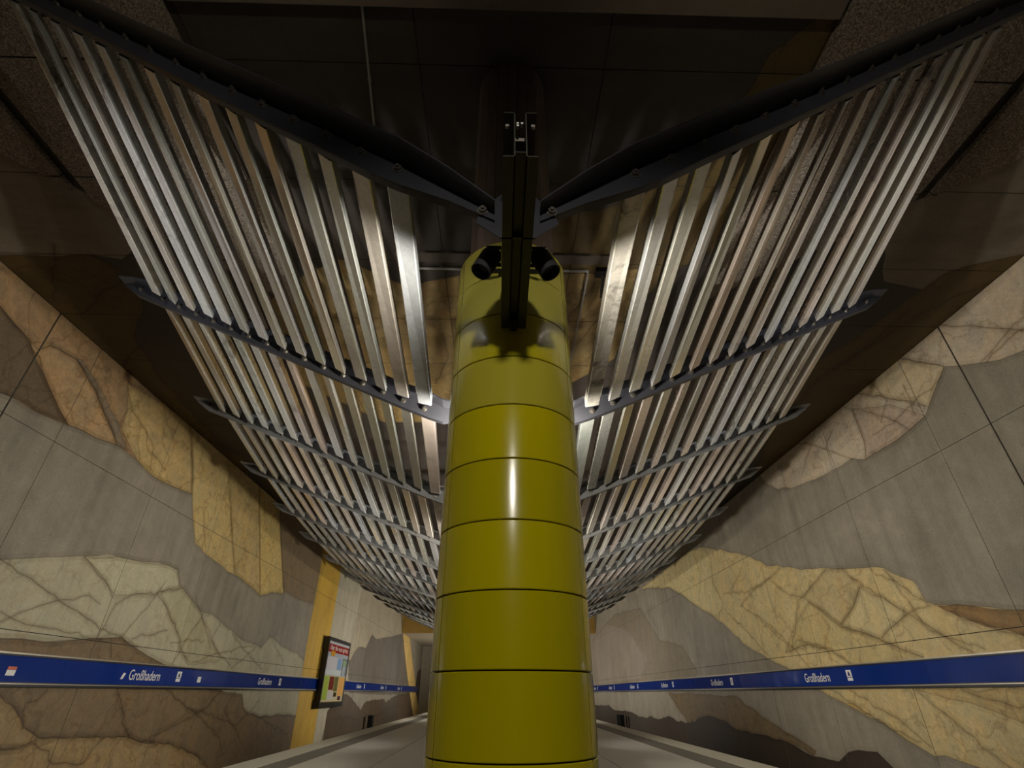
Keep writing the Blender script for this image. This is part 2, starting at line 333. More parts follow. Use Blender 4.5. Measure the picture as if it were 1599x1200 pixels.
LEFT_VEINS = [
 ('c', 0.022, [(8.28,1.82),(8.72,1.86),(9.01,1.8),(9.49,1.69),(9.95,1.55),(10.62,1.38),(11.46,1.19),(12.25,1.05),(13.04,0.88)]),
 ('c', 0.018, [(10.41,2.27),(10.89,2.09),(11.4,1.91),(11.65,1.7)]),
 ('c', 0.02, [(14.03,2.31),(13.3,2.09),(12.2,1.85),(11.8,1.6),(11.73,1.22),(11.62,0.94)]),
 ('c', 0.02, [(13.05,2.05),(13.54,1.84),(14.34,1.35),(14.92,0.92),(15.43,0.62)]),
 ('c', 0.018, [(15.4,1.9),(15.08,1.42),(14.79,0.88),(14.6,0.62)]),
 ('c', 0.018, [(16.5,1.78),(16.23,1.29),(17.04,0.93),(17.8,0.72)]),
 ('c', 0.016, [(8.69,0.81),(9.27,0.98),(9.55,1.16),(9.88,1.31),(10.24,1.46),(10.97,1.66),(11.37,1.54)]),
 ('c', 0.014, [(9.18,1.14),(9.78,1.01),(10.88,0.97),(11.81,0.93)]),
 ('c', 0.016, [(12.71,1.03),(13.36,1.16),(13.99,1.32)]),
 ('c', 0.014, [(12.31,0.97),(12.9,1.68),(13.31,2.38)]),
 ('c', 0.014, [(15.54,0.7),(16.8,1),(19.07,1.33)]),
 ('c', 0.016, [(17.36,1.55),(18.7,1.12),(20.26,0.72)]),
 ('c', 0.016, [(19.32,1.34),(18.58,0.93),(17.86,0.64)]),
 ('c', 0.012, [(14.73,2.24),(15.8,1.49),(16.37,1.06)]),
 ('c', 0.012, [(14.24,1.06),(14.91,1.18),(15.88,1.26)]),
 ('c', 0.012, [(20.55,1.63),(21.85,1.09),(22.44,0.69)]),
 ('c', 0.028, [(10.89,0.06),(10.73,-0.11),(10.5,-0.14),(10.56,-0.34),(10.69,-0.5),(11.12,-0.67),(12.36,-0.74),(13.77,-0.82),(14.32,-0.95),(15.65,-1.08),(16.86,-1.36),(17.93,-1.78)]),
 ('c', 0.026, [(9.2,-0.01),(9.91,-0.03),(10.26,-0.18),(10.54,-0.37),(10.69,-0.53)]),
 ('c', 0.022, [(12.81,0.1),(13.19,-0.25),(13.35,-0.4),(13.38,-0.55),(13.84,-0.83)]),
 ('c', 0.022, [(15.88,-0.34),(17.53,-0.57),(19.11,-0.84),(20,-0.51),(20.59,-0.22)]),
 ('c', 0.02, [(17.66,0.09),(16.91,-0.36),(15.77,-0.65),(14.77,-0.86)]),
 ('c', 0.024, [(11.07,-0.75),(11.51,-0.89),(11.57,-1.03),(12.58,-1.17),(12.71,-0.95),(12.95,-0.77)]),
 ('c', 0.02, [(9.77,-0.74),(10.37,-0.77),(11.01,-0.73)]),
 ('c', 0.02, [(14.72,0.07),(16.24,-0.39),(18.11,-1.06),(18.85,-1.57)]),
 ('c', 0.018, [(20,-0.51),(21.89,-0.91),(24.16,-1.41)]),
 ('c', 0.018, [(18.54,0.06),(18.12,-0.43),(19.04,-0.87),(20.09,-1.43)]),
 ('c', 0.018, [(12.05,0.98),(12.28,0.61)]),
 ('c', 0.02, [(7.49,5.12),(7.63,5.32),(8.2,5.43),(8.95,5.17),(10.04,4.48)]),
 ('c', 0.016, [(9.65,5.69),(10.01,5.31),(10.66,5.13),(11,4.76),(11.83,4.62)]),
 ('c', 0.014, [(10.66,5.13),(11.12,4.89),(11.3,4.41)]),
 ('c', 0.02, [(12.39,5.64),(13.14,4.48)]),
 ('c', 0.022, [(14.54,5.59),(15.66,4.19),(16.5,3.15)]),
 ('c', 0.022, [(16.67,5.85),(17.84,4.13),(18.67,2.84)]),
 ('c', 0.022, [(18.85,5.41),(19.74,4.34),(20.64,3.26)]),
 ('c', 0.014, [(13.87,4.4),(14.19,3.79),(14.65,3.3)]),
 ('c', 0.012, [(20.68,5.05),(20.78,4.33),(21.6,3.41)]),
 ('c', 0.012, [(22.2,5.15),(22.07,4.1),(22.94,3.38)]),
 ('c', 0.02, [(6.55,5.33),(7.24,5.17),(7.85,4.78),(8.74,4.28)]),
 ('c', 0.02, [(36.41,-0.94),(38.4,-1.26),(41.43,-1.29),(46.02,-0.9),(52.12,-0.79)]),
 ('c', 0.02, [(30.28,-1.12),(33.44,-1.1),(36.81,-1.53)]),
]
RIGHT_ROCKS = [
 ('mottle', [(49.63,4),(39.24,4.8),(31.95,4.25),(28.9,2.34),(25.41,1.8),(23.95,0.75),(25.5,0.2),(49.86,0.25)]),
 ('purp', [(49.25,4.73),(43.12,4.59),(35.81,3.44),(31.91,1.62),(33.87,0.74),(49.67,0.62)]),
 ('pink', [(3.79,3.86),(4.91,4.06),(6.42,4.65),(6.83,4.74),(7.14,4.89),(7.56,5.1),(7.77,5.23),(7.95,5.1),(8.23,4.91),(8.45,4.75),(8.61,4.63),(9.1,4.56),(9.51,4.52),(9.92,4.53),(10.54,4.54),(10.77,4.63),(10.96,4.74),(11.76,4.75),(12.85,4.87),(13.72,4.99),(14.38,5.19),(14.99,5.61),(15.35,6.18),(13.73,6.24),(11.55,6.17),(9.95,6.08),(7.41,6.12),(5.52,6.16),(2.52,5.98)]),
 ('pinkB', [(7.77,5.23),(7.95,5.1),(8.23,4.91),(8.45,4.75),(9.08,5.25),(9.98,5.98),(8.85,5.99),(8.64,6),(8.14,5.57)]),
 ('pinkC', [(8.61,4.63),(9.1,4.56),(9.51,4.52),(9.92,4.53),(10.54,4.54),(10.38,4.9),(10.38,5.73),(9.28,5.26)]),
 ('yel', [(31.43,5.22),(26.13,5.24),(22.64,5.3),(21.1,5.12),(19.03,4.51),(17.81,4.11),(16.79,3.68),(15.89,3.3),(14.68,3.01),(13.79,2.8),(12.73,2.59),(11.81,2.43),(11.21,2.31),(11.04,2.17),(10.77,2.03),(10.55,1.93),(10.48,1.82),(10.45,1.64),(10.4,1.52),(10.23,1.44),(9.4,1.3),(8.5,1.12),(6.88,0.75),(5.81,0.48),(7.53,-2.4),(9.91,-1.26),(10.67,-1.09),(11.06,-1.04),(11.4,-0.98),(11.67,-1.02),(11.95,-0.92),(12.57,-0.7),(12.96,-0.49),(13.88,-0.28),(14.67,-0.06),(15.06,0.08),(16.13,0.51),(16.94,0.75),(17.83,1.05),(19.06,1.45),(20.13,2.05),(21.42,2.63),(22.98,3.19),(24.3,3.77),(26.06,4.39)]),
 ('yelB', [(31.43,5.22),(26.13,5.24),(22.64,5.3),(21.1,5.12),(20.42,4.51),(20.62,3.67),(20.05,2.83),(20.84,2.45),(21.42,2.63),(22.98,3.19),(24.3,3.77),(26.06,4.39)]),
 ('yelC', [(13.28,2.68),(12.73,2.59),(12.65,2.59),(12.05,2.06),(12.18,2.09),(12.63,1.74),(13.33,1.43),(14.42,2.09),(14.67,2.24),(14.14,2.42)]),
 ('yelD', [(13.37,1.37),(12.63,1.74),(12.18,2.09),(11.27,1.55),(11.05,1.37),(11.52,1.22),(12.05,1.02),(12.7,1.21)]),
 ('yelE', [(10.34,1.45),(9.4,1.3),(8.5,1.12),(6.88,0.75),(7.07,0.44),(8.71,0.78),(9.58,1.09),(10.15,1.4)]),
 ('yelF', [(13.33,1.43),(12.7,1.21),(11.69,0.84),(11.01,0.6),(11.09,0.55),(13.34,0.53),(14.02,0.9),(14.99,1.11),(16.36,1),(15.35,1.68),(14.42,2.09)]),
 ('yelG', [(14.67,-0.06),(13.77,-0.21),(12.91,-0.55),(11.95,-0.92),(12.57,-0.7),(12.96,-0.49),(13.88,-0.28)]),
 ('yelH', [(11.62,0.07),(9.13,0.05),(7.35,-0.05),(7.8,-0.81),(9.4,-0.4),(9.92,-0.24),(10.76,-0.09)]),
 ('mottle2', [(28.71,0.01),(24.39,-0.01),(20.47,-0.07),(18.79,-0.63),(17.01,-1.02),(16,-1.28),(16.23,-1.41),(17.48,-1.19),(21.06,-1.11),(24.07,-0.8),(26.23,-1.1)]),
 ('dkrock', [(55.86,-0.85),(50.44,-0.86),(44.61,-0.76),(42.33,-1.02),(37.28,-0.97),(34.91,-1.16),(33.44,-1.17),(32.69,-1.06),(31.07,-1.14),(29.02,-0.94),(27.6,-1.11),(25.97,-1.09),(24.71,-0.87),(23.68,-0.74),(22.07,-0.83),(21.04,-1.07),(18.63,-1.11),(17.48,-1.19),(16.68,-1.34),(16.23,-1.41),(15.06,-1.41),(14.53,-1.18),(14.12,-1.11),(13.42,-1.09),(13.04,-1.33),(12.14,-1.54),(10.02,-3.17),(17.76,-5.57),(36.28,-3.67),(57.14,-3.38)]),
]
RIGHT_VEINS = [
 ('c', 0.022, [(7.49,5.99),(6.74,5.35),(6.26,4.92),(5.56,4.35)]),
 ('c', 0.02, [(7.77,5.23),(8.14,5.57),(8.64,6),(9.05,6.2)]),
 ('c', 0.014, [(7.14,4.89),(6.68,5),(6.15,5.11)]),
 ('c', 0.014, [(7.04,4.83),(6.53,4.95),(6.01,4.94)]),
 ('c', 0.02, [(8.51,4.79),(9.08,5.25),(10.01,5.95),(10.87,6.27)]),
 ('c', 0.022, [(9.1,4.56),(9.44,4.99),(10.1,5.57)]),
 ('c', 0.012, [(10.09,4.92),(9.28,4.91),(7.91,5.1)]),
 ('c', 0.014, [(10.93,4.69),(11.52,5.16),(12.34,5.75),(13.25,6.13)]),
 ('c', 0.016, [(10.54,4.54),(10.38,4.9),(10.38,5.73),(10.7,6.08)]),
 ('c', 0.012, [(13.12,5.1),(12.32,5.61),(11.77,6)]),
 ('c', 0.012, [(11.71,4.73),(11.71,5.33),(11.24,5.64)]),
 ('c', 0.012, [(8.77,5.45),(8.81,4.73)]),
 ('c', 0.012, [(9.54,5.93),(9.31,5.38),(9.72,5.05)]),
 ('b', 0.024, [(15.39,3.16),(16.14,3.01),(17.45,2.86),(18.64,2.55)]),
 ('b', 0.022, [(19.88,3.14),(18.72,3),(17.93,2.89),(16.74,2.95),(16.14,3.01)]),
 ('b', 0.018, [(17.9,3.67),(18.49,3.4),(19.31,3.07)]),
 ('b', 0.024, [(16.17,2.94),(15.3,2.39),(14.67,2.24),(14.14,2.42),(13.28,2.68)]),
 ('b', 0.022, [(14.67,2.24),(14.87,2.21),(15.35,1.68),(15.94,1.09)]),
 ('b', 0.026, [(12.65,2.59),(12.05,2.06),(11.27,1.55),(10.89,1.31),(10.21,0.84),(9.69,0.5),(8.97,0.33)]),
 ('b', 0.022, [(11.63,2.38),(10.78,1.81),(10.39,1.48)]),
 ('b', 0.022, [(10.34,1.45),(11.05,1.37),(11.52,1.22),(12.05,1.02)]),
 ('b', 0.026, [(14.42,2.09),(13.37,1.37),(12.7,1.21),(11.69,0.84),(11.01,0.6)]),
 ('b', 0.022, [(13.33,1.43),(12.63,1.74),(12.18,2.09)]),
 ('b', 0.028, [(10.15,1.4),(9.58,1.09),(8.71,0.78),(7.44,0.46)]),
 ('b', 0.02, [(17.61,2.17),(16.76,1.71),(15.84,1.08),(15.22,0.56)]),
 ('b', 0.02, [(16.36,1),(14.99,1.11),(14.02,0.9),(13.32,0.55)]),
 ('b', 0.018, [(18.64,2.55),(17.67,2.14),(16.69,1.53),(15.99,1.06)]),
 ('b', 0.02, [(14.58,0.09),(13.77,-0.21),(12.91,-0.55),(11.89,-0.82)]),
 ('b', 0.024, [(13.78,0.07),(12.42,-0.42),(11.62,-0.9)]),
 ('b', 0.026, [(11.62,0.07),(10.92,-0.37),(10.28,-0.86),(9.82,-1.13)]),
 ('b', 0.02, [(10.41,0.06),(9.69,-0.11),(8.83,-0.18)]),
 ('b', 0.016, [(20.42,4.51),(20.62,3.67),(20.05,2.83)]),
 ('b', 0.014, [(22,4.94),(21.68,4.1),(22.54,3.25)]),
 ('b', 0.014, [(16.52,3.33),(16.51,2.57),(16.36,1.75)]),
 ('b', 0.016, [(15.94,1.09),(15.52,1.26),(13.98,0.93)]),
 ('b', 0.02, [(11.23,2.28),(11.03,1.92),(10.63,1.04),(9.52,0.63)]),
 ('b', 0.016, [(20.07,2.68),(18.42,1.68),(17.43,0.98)]),
]
CEIL_ROCKS = [
 ('cedge', [(-8.42,3.18),(-6.44,4.15),(-5.62,5.01),(-5.42,5.6),(-6.11,6.09),(-6.54,5.99),(-7.15,6.06),(-7.98,6.04),(-11.9,6.02)]),
 ('cedge', [(5.49,4.85),(5.88,4.62),(6.68,3.88),(8.23,2.51),(11.22,4.71),(9.34,5.17),(8.25,5.62),(7.87,5.77),(7.32,6.07),(7.23,6.47),(6.44,6.29)]),
 ('crock', [(-9.96,6.04),(-7.98,6.04),(-7.15,6.06),(-6.54,5.99),(-6.35,6.24),(-6.29,6.38),(-6.32,6.69),(-6.12,6.77),(-6.79,7.66),(-7.2,8.21),(-7.33,8.99),(-7.51,9.44),(-7.66,11.36),(-7.92,13.48),(-7.64,14.31),(-8.3,16.63),(-8.35,19.46),(-8.47,17.61),(-8.36,12.66),(-8.21,9.72),(-8.29,7.79),(-8.3,6.43),(-8.35,4.46)]),
 ('crock', [(9.34,5.17),(8.25,5.62),(7.87,5.77),(7.32,6.07),(7.23,6.47),(7.13,6.86),(7.02,7.55),(6.74,8.36),(6.61,8.72),(6.8,10.83),(8.09,15.06),(8.57,14.51),(8.48,12.04),(8.55,10.46),(8.41,7.68),(8.41,5.8),(8.56,4.44)]),
 ('crock', [(3.42,2.39),(3.27,2.39),(3.05,2.61),(2.99,2.7),(2.89,2.78),(2.86,2.87),(2.84,3.14),(2.67,3.57),(2.31,4.2),(1.92,4.71),(1.33,4.95),(0.59,4.97),(0.76,7.1),(1.09,9.49),(1.82,8.72),(2.45,6.89),(2.89,6.08),(3.51,5.51),(3.69,5.01),(3.7,4.07),(3.58,2.95),(3.51,2.63)]),
 ('ctan', [(-4.13,7.05),(-2.7,5.93),(-1.59,6.65),(-1.3,6.49),(-0.69,6.32),(-0.85,11.71),(-2.99,11.76),(-4.5,9.9)]),
 ('ctan', [(0.91,6.28),(2.26,6.09),(2.35,8.71),(1.55,9.75),(1.15,8.74)]),
]
CEIL_VEINS = [
 ('c', 0.03, [(-6.94,5.77),(-7.15,6.06),(-7.6,6.64),(-7.94,7.14)]),
 ('c', 0.03, [(-6.54,5.99),(-6.35,6.24),(-6.43,6.61),(-7.14,7.04),(-7.8,7.68)]),
 ('c', 0.03, [(-7.01,8.27),(-7.76,8.96),(-8.35,9.59)]),
 ('c', 0.03, [(-8.02,12.07),(-7.26,11.52),(-6.31,11.16)]),
 ('b', 0.05, [(8.54,5.94),(7.99,6.58),(7.64,7.21),(7.33,8.24),(7.02,9.34),(7.12,11.51)]),
 ('b', 0.04, [(7.34,6.94),(7.37,7.7),(7.15,9.08)]),
 ('b', 0.05, [(-1.16,7.91),(-1.11,8.79),(-1.48,9.83)]),
 ('b', 0.05, [(1.07,7.86),(1.57,6.42)]),
 ('b', 0.05, [(1.29,8.73),(1.99,6.9)]),
 ('b', 0.05, [(1.02,4.74),(1.13,5.19),(1.07,5.84)]),
]


# ------------------------------------------------------------------ painted walls and ceiling, panel by panel
PAINT = {  # sRGB paint colours and stoniness
 'base': ((143, 134, 118), 0.0), 'dk': ((104, 95, 86), 0.0), 'dkR': ((116, 108, 94), 0.0),
 'brownA': ((164, 138, 104), 1.0), 'brownD': ((112, 97, 78), 0.8), 'brownT': ((182, 154, 116), 1.0), 'brownG': ((140, 126, 106), 0.8),
 'tanA': ((192, 168, 118), 1.0), 'tanB': ((200, 178, 124), 0.9), 'tanC': ((190, 168, 116), 0.9), 'tanD': ((204, 180, 116), 0.9), 'barkA': ((134, 116, 88), 0.7),
 'stripe': ((206, 166, 62), 0.25), 'stripe2': ((210, 178, 110), 0.4), 'pale': ((182, 174, 152), 0.15), 'palem': ((170, 160, 138), 0.6), 'greydk': ((108, 99, 88), 0.1), 'dkfig': ((78, 70, 60), 0.3),
 'green': ((178, 172, 146), 0.45), 'greenL': ((186, 180, 152), 0.45), 'greenD': ((170, 164, 134), 0.5),
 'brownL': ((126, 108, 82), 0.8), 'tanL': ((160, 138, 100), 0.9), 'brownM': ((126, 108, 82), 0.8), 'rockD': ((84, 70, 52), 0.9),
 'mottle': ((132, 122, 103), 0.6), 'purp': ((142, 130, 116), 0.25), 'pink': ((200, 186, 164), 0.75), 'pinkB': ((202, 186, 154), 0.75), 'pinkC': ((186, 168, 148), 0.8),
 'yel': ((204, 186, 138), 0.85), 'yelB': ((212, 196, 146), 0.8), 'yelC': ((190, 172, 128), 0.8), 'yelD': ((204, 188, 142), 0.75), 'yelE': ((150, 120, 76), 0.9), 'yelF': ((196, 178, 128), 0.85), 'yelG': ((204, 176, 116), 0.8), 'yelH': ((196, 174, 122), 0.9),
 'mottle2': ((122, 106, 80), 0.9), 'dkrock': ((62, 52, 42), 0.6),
 'cedge': ((122, 112, 96), 0.0), 'cbase': ((58, 50, 42), 0.0), 'crock': ((86, 70, 36), 0.7), 'ctan': ((140, 118, 74), 0.9),
 'c': ((84, 75, 58), 0.2), 'b': ((112, 86, 52), 0.3), 'd': ((60, 52, 44), 0.2)}

def roughen(poly, step, amp, r, closed=True):
    out = []; n = len(poly)
    for i in range(n if closed else n - 1):
        a, b = poly[i], poly[(i + 1) % n]; L = math.hypot(b[0] - a[0], b[1] - a[1]); k = max(1, min(14, int(L / step)))
        nx, ny = -(b[1] - a[1]) / (L + 1e-9), (b[0] - a[0]) / (L + 1e-9)
        for j in range(k):
            t = j / k; d = 0 if j == 0 else r.gauss(0, amp) * min(1.0, L / 0.6)
            out.append((a[0] + (b[0] - a[0]) * t + nx * d, a[1] + (b[1] - a[1]) * t + ny * d))
    if not closed: out.append(poly[-1])
    return out
def strip(pts, wd):
    n = len(pts); L, R = [], []
    for i, p in enumerate(pts):
        a, b = pts[max(0, i - 1)], pts[min(n - 1, i + 1)]; d = math.hypot(b[0] - a[0], b[1] - a[1]) + 1e-9
        nx, ny = -(b[1] - a[1]) / d, (b[0] - a[0]) / d
        L.append((p[0] + nx * wd / 2, p[1] + ny * wd / 2)); R.append((p[0] - nx * wd / 2, p[1] - ny * wd / 2))
    return L + R[::-1]
def ribbon(line, width, r, ready=False):
    """a vein: a thin tapering painted line as an outline"""
    pts = line if ready else roughen(line, 0.16, 0.022, r, closed=False); n = len(pts); L, R = [], []
    for i, p in enumerate(pts):
        a, b = pts[max(0, i - 1)], pts[min(n - 1, i + 1)]; d = math.hypot(b[0] - a[0], b[1] - a[1]) + 1e-9
        nx, ny = -(b[1] - a[1]) / d, (b[0] - a[0]) / d
        wd = width * (0.35 + 0.65 * math.sin(math.pi * (0.12 + 0.76 * i / (n - 1)))) * r.uniform(0.7, 1.2)
        L.append((p[0] + nx * wd / 2, p[1] + ny * wd / 2)); R.append((p[0] - nx * wd / 2, p[1] - ny * wd / 2))
    return L + R[::-1]
def inside(px, py, poly):
    P = np.asarray(poly); x0, y0 = P[:, 0], P[:, 1]; x1, y1 = np.roll(x0, -1), np.roll(y0, -1)
    res = np.zeros(len(px), bool)
    for a, b, c, d in zip(x0, y0, x1, y1):
        if b == d: continue
        cr = ((b > py) != (d > py)) & (px < (c - a) * (py - b) / (d - b) + a)
        res ^= cr
    return res

def painted_panels(root, name, us, vs, gap, rocks, veins, base, to3, depth, mat, seed, skip=None):
    """us, vs: joint positions. Splits the surface into panels with open joints, each an object whose faces carry the paint"""
    r = random.Random(seed)
    layers = []
    for key, poly in rocks: layers.append((key, roughen(poly, 0.30, 0.022, r)))
    # washes that darken the paint below them: the rim of every rock and the soft edge of every vein
    inks = []
    for key, poly in list(layers):
        if PAINT[key][1] >= 0.3:
            ring = poly + [poly[0]]
            inks += [(0.90, strip(ring, 0.16)), (0.70, strip(ring, 0.022))]
    for key, wd, ln in veins:
        ln = roughen(ln, 0.16, 0.022, r, closed=False)
        inks += [(0.92, ribbon(ln, wd * 9, r, True)), (0.86, ribbon(ln, wd * 4, r, True)), (0.62 if key == 'b' else 0.52, ribbon(ln, wd, r, True))]
    n_rock = len(layers); layers += inks
    cells = []
    for i in range(len(us) - 1):
        for j in range(len(vs) - 1):
            if skip and skip(us[i], us[i + 1], vs[j], vs[j + 1]): continue
            gw = lambda u: 0.016 if u == 7.5 and len(vs) == 4 else gap
            cells.append((us[i] + gw(us[i]), us[i + 1] - gw(us[i + 1]), vs[j] + gap, vs[j + 1] - gap))
    bb = [(min(p[0] for p in q), max(p[0] for p in q), min(p[1] for p in q), max(p[1] for p in q)) for k, q in layers]
    for (u0, u1, v0, v1) in cells:
        verts = [(u0, v0), (u1, v0), (u1, v1), (u0, v1)]; edges = [(0, 1), (1, 2), (2, 3), (3, 0)]
        use = [i for i, b in enumerate(bb) if b[0] < u1 and b[1] > u0 and b[2] < v1 and b[3] > v0]
        for i in use:
            poly = layers[i][1]; n0 = len(verts); n = len(poly)
            verts += poly; edges += [(n0 + t, n0 + (t + 1) % n) for t in range(n)]
        V, E_, Fc, *_ = delaunay_2d_cdt([Vector(v) for v in verts], edges, [], 0, 1e-5)
        V = np.array([v[:] for v in V]); Fc = np.array(Fc, dtype=int)
        C = V[Fc].mean(1)
        keep = (C[:, 0] > u0) & (C[:, 0] < u1) & (C[:, 1] > v0) & (C[:, 1] < v1)
        Fc, C = Fc[keep], C[keep]
        top = np.full(len(Fc), -1)
        mul = np.ones(len(Fc))
        for i in use:
            hit = inside(C[:, 0], C[:, 1], layers[i][1])
            if i < n_rock: top[hit] = i; mul[hit] = 1.0
        for i in use:
            if i >= n_rock: mul[inside(C[:, 0], C[:, 1], layers[i][1])] *= layers[i][0]
        mul = np.maximum(mul, 0.30)
        used, inv = np.unique(Fc, return_inverse=True); Fc = inv.reshape(Fc.shape); V = V[used]
        cols = np.array([(*lin(*PAINT[base if t < 0 else layers[t][0]][0]), PAINT[base if t < 0 else layers[t][0]][1]) for t in top])
        warm = np.stack([mul ** 0.92, mul, mul ** 1.12], 1); cols[:, :3] *= warm
        nV = len(V)
        # rim of the panel, for its thickness
        cnt = {}
        for f in Fc:
            for a, b in ((f[0], f[1]), (f[1], f[2]), (f[2], f[0])): cnt[(a, b)] = 1
        rim = [(a, b) for (a, b) in cnt if (b, a) not in cnt]
        rv = {}; V3 = [to3(u, v, 0.0) for u, v in V]
        for a, b in rim:
            for t in (a, b):
                if t not in rv: rv[t] = len(V3); V3.append(to3(V[t][0], V[t][1], depth))
        faces = [tuple(f) for f in Fc] + [(b, a, rv[a], rv[b]) for a, b in rim]
        me = mesh(name, V3, faces)
        at = me.color_attributes.new('paint', 'FLOAT_COLOR', 'CORNER')
        basec = (*lin(*PAINT[base][0]), 0.0)
        per = np.vstack([np.repeat(cols, 3, axis=0), np.tile(np.array(basec), (len(rim) * 4, 1))])
        at.data.foreach_set('color', per.astype(np.float32).ravel())
        link(name, me, mat, root)

XL, XR, ZT, ZF = -8.08, 8.28, 5.95, -1.125
YB, YF = -9.0, 62.0
wy = [YB, -6.37, -3.37, -0.37, 2.63, 5.63, 7.5, 8.63, 11.63, 14.65, 17.65, 20.65, 23.65, 26.65, 29.65, 32.65, 35.65, 38.65, 41.65, 44.65, 47.65, 52.0, 57.0, YF]
wz = [-2.05, 0.9, 3.9, ZT]
wl = struct('wall_left')
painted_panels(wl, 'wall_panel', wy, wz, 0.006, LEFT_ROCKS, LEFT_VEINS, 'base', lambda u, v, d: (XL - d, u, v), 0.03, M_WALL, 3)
MB().box(XL - 0.25, XL - 0.02, YB, YF, -2.1, 6.0).build('wall_backing', M_JOINT, wl)
wr = struct('wall_right')
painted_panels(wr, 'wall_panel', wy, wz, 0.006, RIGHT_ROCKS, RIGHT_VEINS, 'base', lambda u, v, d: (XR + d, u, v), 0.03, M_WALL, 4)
MB().box(XR + 0.02, XR + 0.25, YB, YF, -2.1, 6.0).build('wall_backing', M_JOINT, wr)

ce = struct('ceiling')
cx = [XL, -5.6, -3.36, -0.95, 1.1, 3.42, 5.7, XR]
cy = [YB, -6.0, -3.0, 0.0, 1.5, 3.0, 4.5, 6.0, 7.5, 9.0, 12.0, 15.0, 18.0, 24.0, 30.0, 36.0, 42.0, 47.6]
painted_panels(ce, 'ceiling_panel', cx, cy, 0.005, CEIL_ROCKS, CEIL_VEINS, 'cbase', lambda u, v, d: (u, v, ZT + d), 0.03, M_CEIL, 5)
MB().box(XL - 0.25, XR + 0.25, YB, YF, ZT + 0.02, ZT + 0.3).build('ceiling_backing', M_JOINT, ce)
# washed concrete slabs under the ceiling, near the camera, cut off on the slant
def clip_below(poly, f):
    out = []
    for i in range(len(poly)):
        a, b = poly[i], poly[(i + 1) % len(poly)]; fa, fb = f(*a), f(*b)
        if fa >= 0: out.append(a)
        if (fa >= 0) != (fb >= 0): t = fa / (fa - fb); out.append((a[0] + (b[0] - a[0]) * t, a[1] + (b[1] - a[1]) * t))
    return out
for s in (-1, 1):
    lim = (lambda x, y: 4.15 + 1.05 * (x + 6.44) - y) if s < 0 else (lambda x, y: 4.62 - 0.925 * (x - 5.88) - y)
    xe = abs(XL) if s < 0 else XR
    for xa, xb in ((3.44, 5.73), (5.90, xe - 0.02)):
        ys = [-9.0, -6.0, -3.0, -1.5, 0.0, 1.5, 3.0, 4.5, 6.0, 7.5]
        for a, b in zip(ys, ys[1:]):
            poly = [(s * xa, a + 0.012), (s * xb, a + 0.012), (s * xb, b - 0.012), (s * xa, b - 0.012)]
            poly = clip_below(poly, lim)
            if len(poly) >= 3: MB().prism(poly, 'z', ZT - 0.07, ZT - 0.004).build('washed_concrete_slab', M_SPECK, ce)
MB().bbox(-3.36, 3.40, 0.9, 2.42, 5.86, 5.946, 0.01).build('ceiling_beam', plain('smooth_beam_concrete', lin(104, 92, 76), 0.7), ce)
# the hall gets lower at its far end
M_FASC = plain('ochre_fascia', lin(176, 140, 66), 0.7, var=0.25, scale=1.2)
MB().box(XL + 0.01, XR - 0.01, 47.7, 47.95, 4.35, 5.94).build('fascia', M_FASC, ce)
MB().box(XL + 0.01, XR - 0.01, 47.96, YF, 4.35, 4.6).build('low_soffit', plain('pale_soffit', lin(170, 160, 140), 0.8), ce)
wf = struct('wall_far'); MB().box(XL, XR, YF, YF + 0.2, -2.1, 4.6).build('wall_surface', plain('pale_far_concrete', lin(165, 155, 136), 0.8), wf)
wb = struct('wall_back'); MB().box(XL, XR, YB - 0.2, YB, -2.1, 6.0).build('wall_surface', plain('dark_back_concrete', lin(90, 82, 70), 0.8), wb)

# ------------------------------------------------------------------ platform and tracks
fl = struct('floor')
MB().box(-4.86, 5.0, YB, YF, -1.75, ZF - 0.035).build('platform_body', M_JOINT, fl)
def paving(name, x0, x1, step, mat, top=ZF, th=0.03):
    y = YB
    while y < YF - 0.1:
        y1 = min(y + step, YF); MB().box(x0 + 0.010, x1 - 0.010, y + 0.006, y1 - 0.006, top - th, top).build(name, mat, fl); y = y1
paving('floor_slab', -2.24, XC, 4.0, M_SLAB); paving('floor_slab', XC, 2.20, 4.0, M_SLAB)
paving('floor_slab', -3.70, -2.24, 4.0, M_SLAB); paving('floor_slab', 2.20, 3.88, 4.0, M_SLAB)
paving('tactile_slab', -4.24, -3.70, 2.0, M_TACT); paving('tactile_slab', 3.88, 4.42, 2.0, M_TACT)
paving('edge_slab', -4.86, -4.24, 2.0, M_EDGE); paving('edge_slab', 4.42, 5.0, 2.0, M_EDGE)
tb = struct('track_bed')
MB().box(XL, -4.86, YB, YF, -2.3, -2.05).build('ballast_bed', M_BALLAST, tb); MB().box(5.0, XR, YB, YF, -2.3, -2.05).build('ballast_bed', M_BALLAST, tb)
for x in (-7.2, -5.76, 5.9, 7.34):
    MB().prism([(x - 0.07, -2.05), (x + 0.07, -2.05), (x + 0.02, -2.0), (x + 0.035, -1.91), (x - 0.035, -1.91), (x - 0.02, -2.0)], 'y', YB, YF).build('running_rail', M_RAIL, tb)

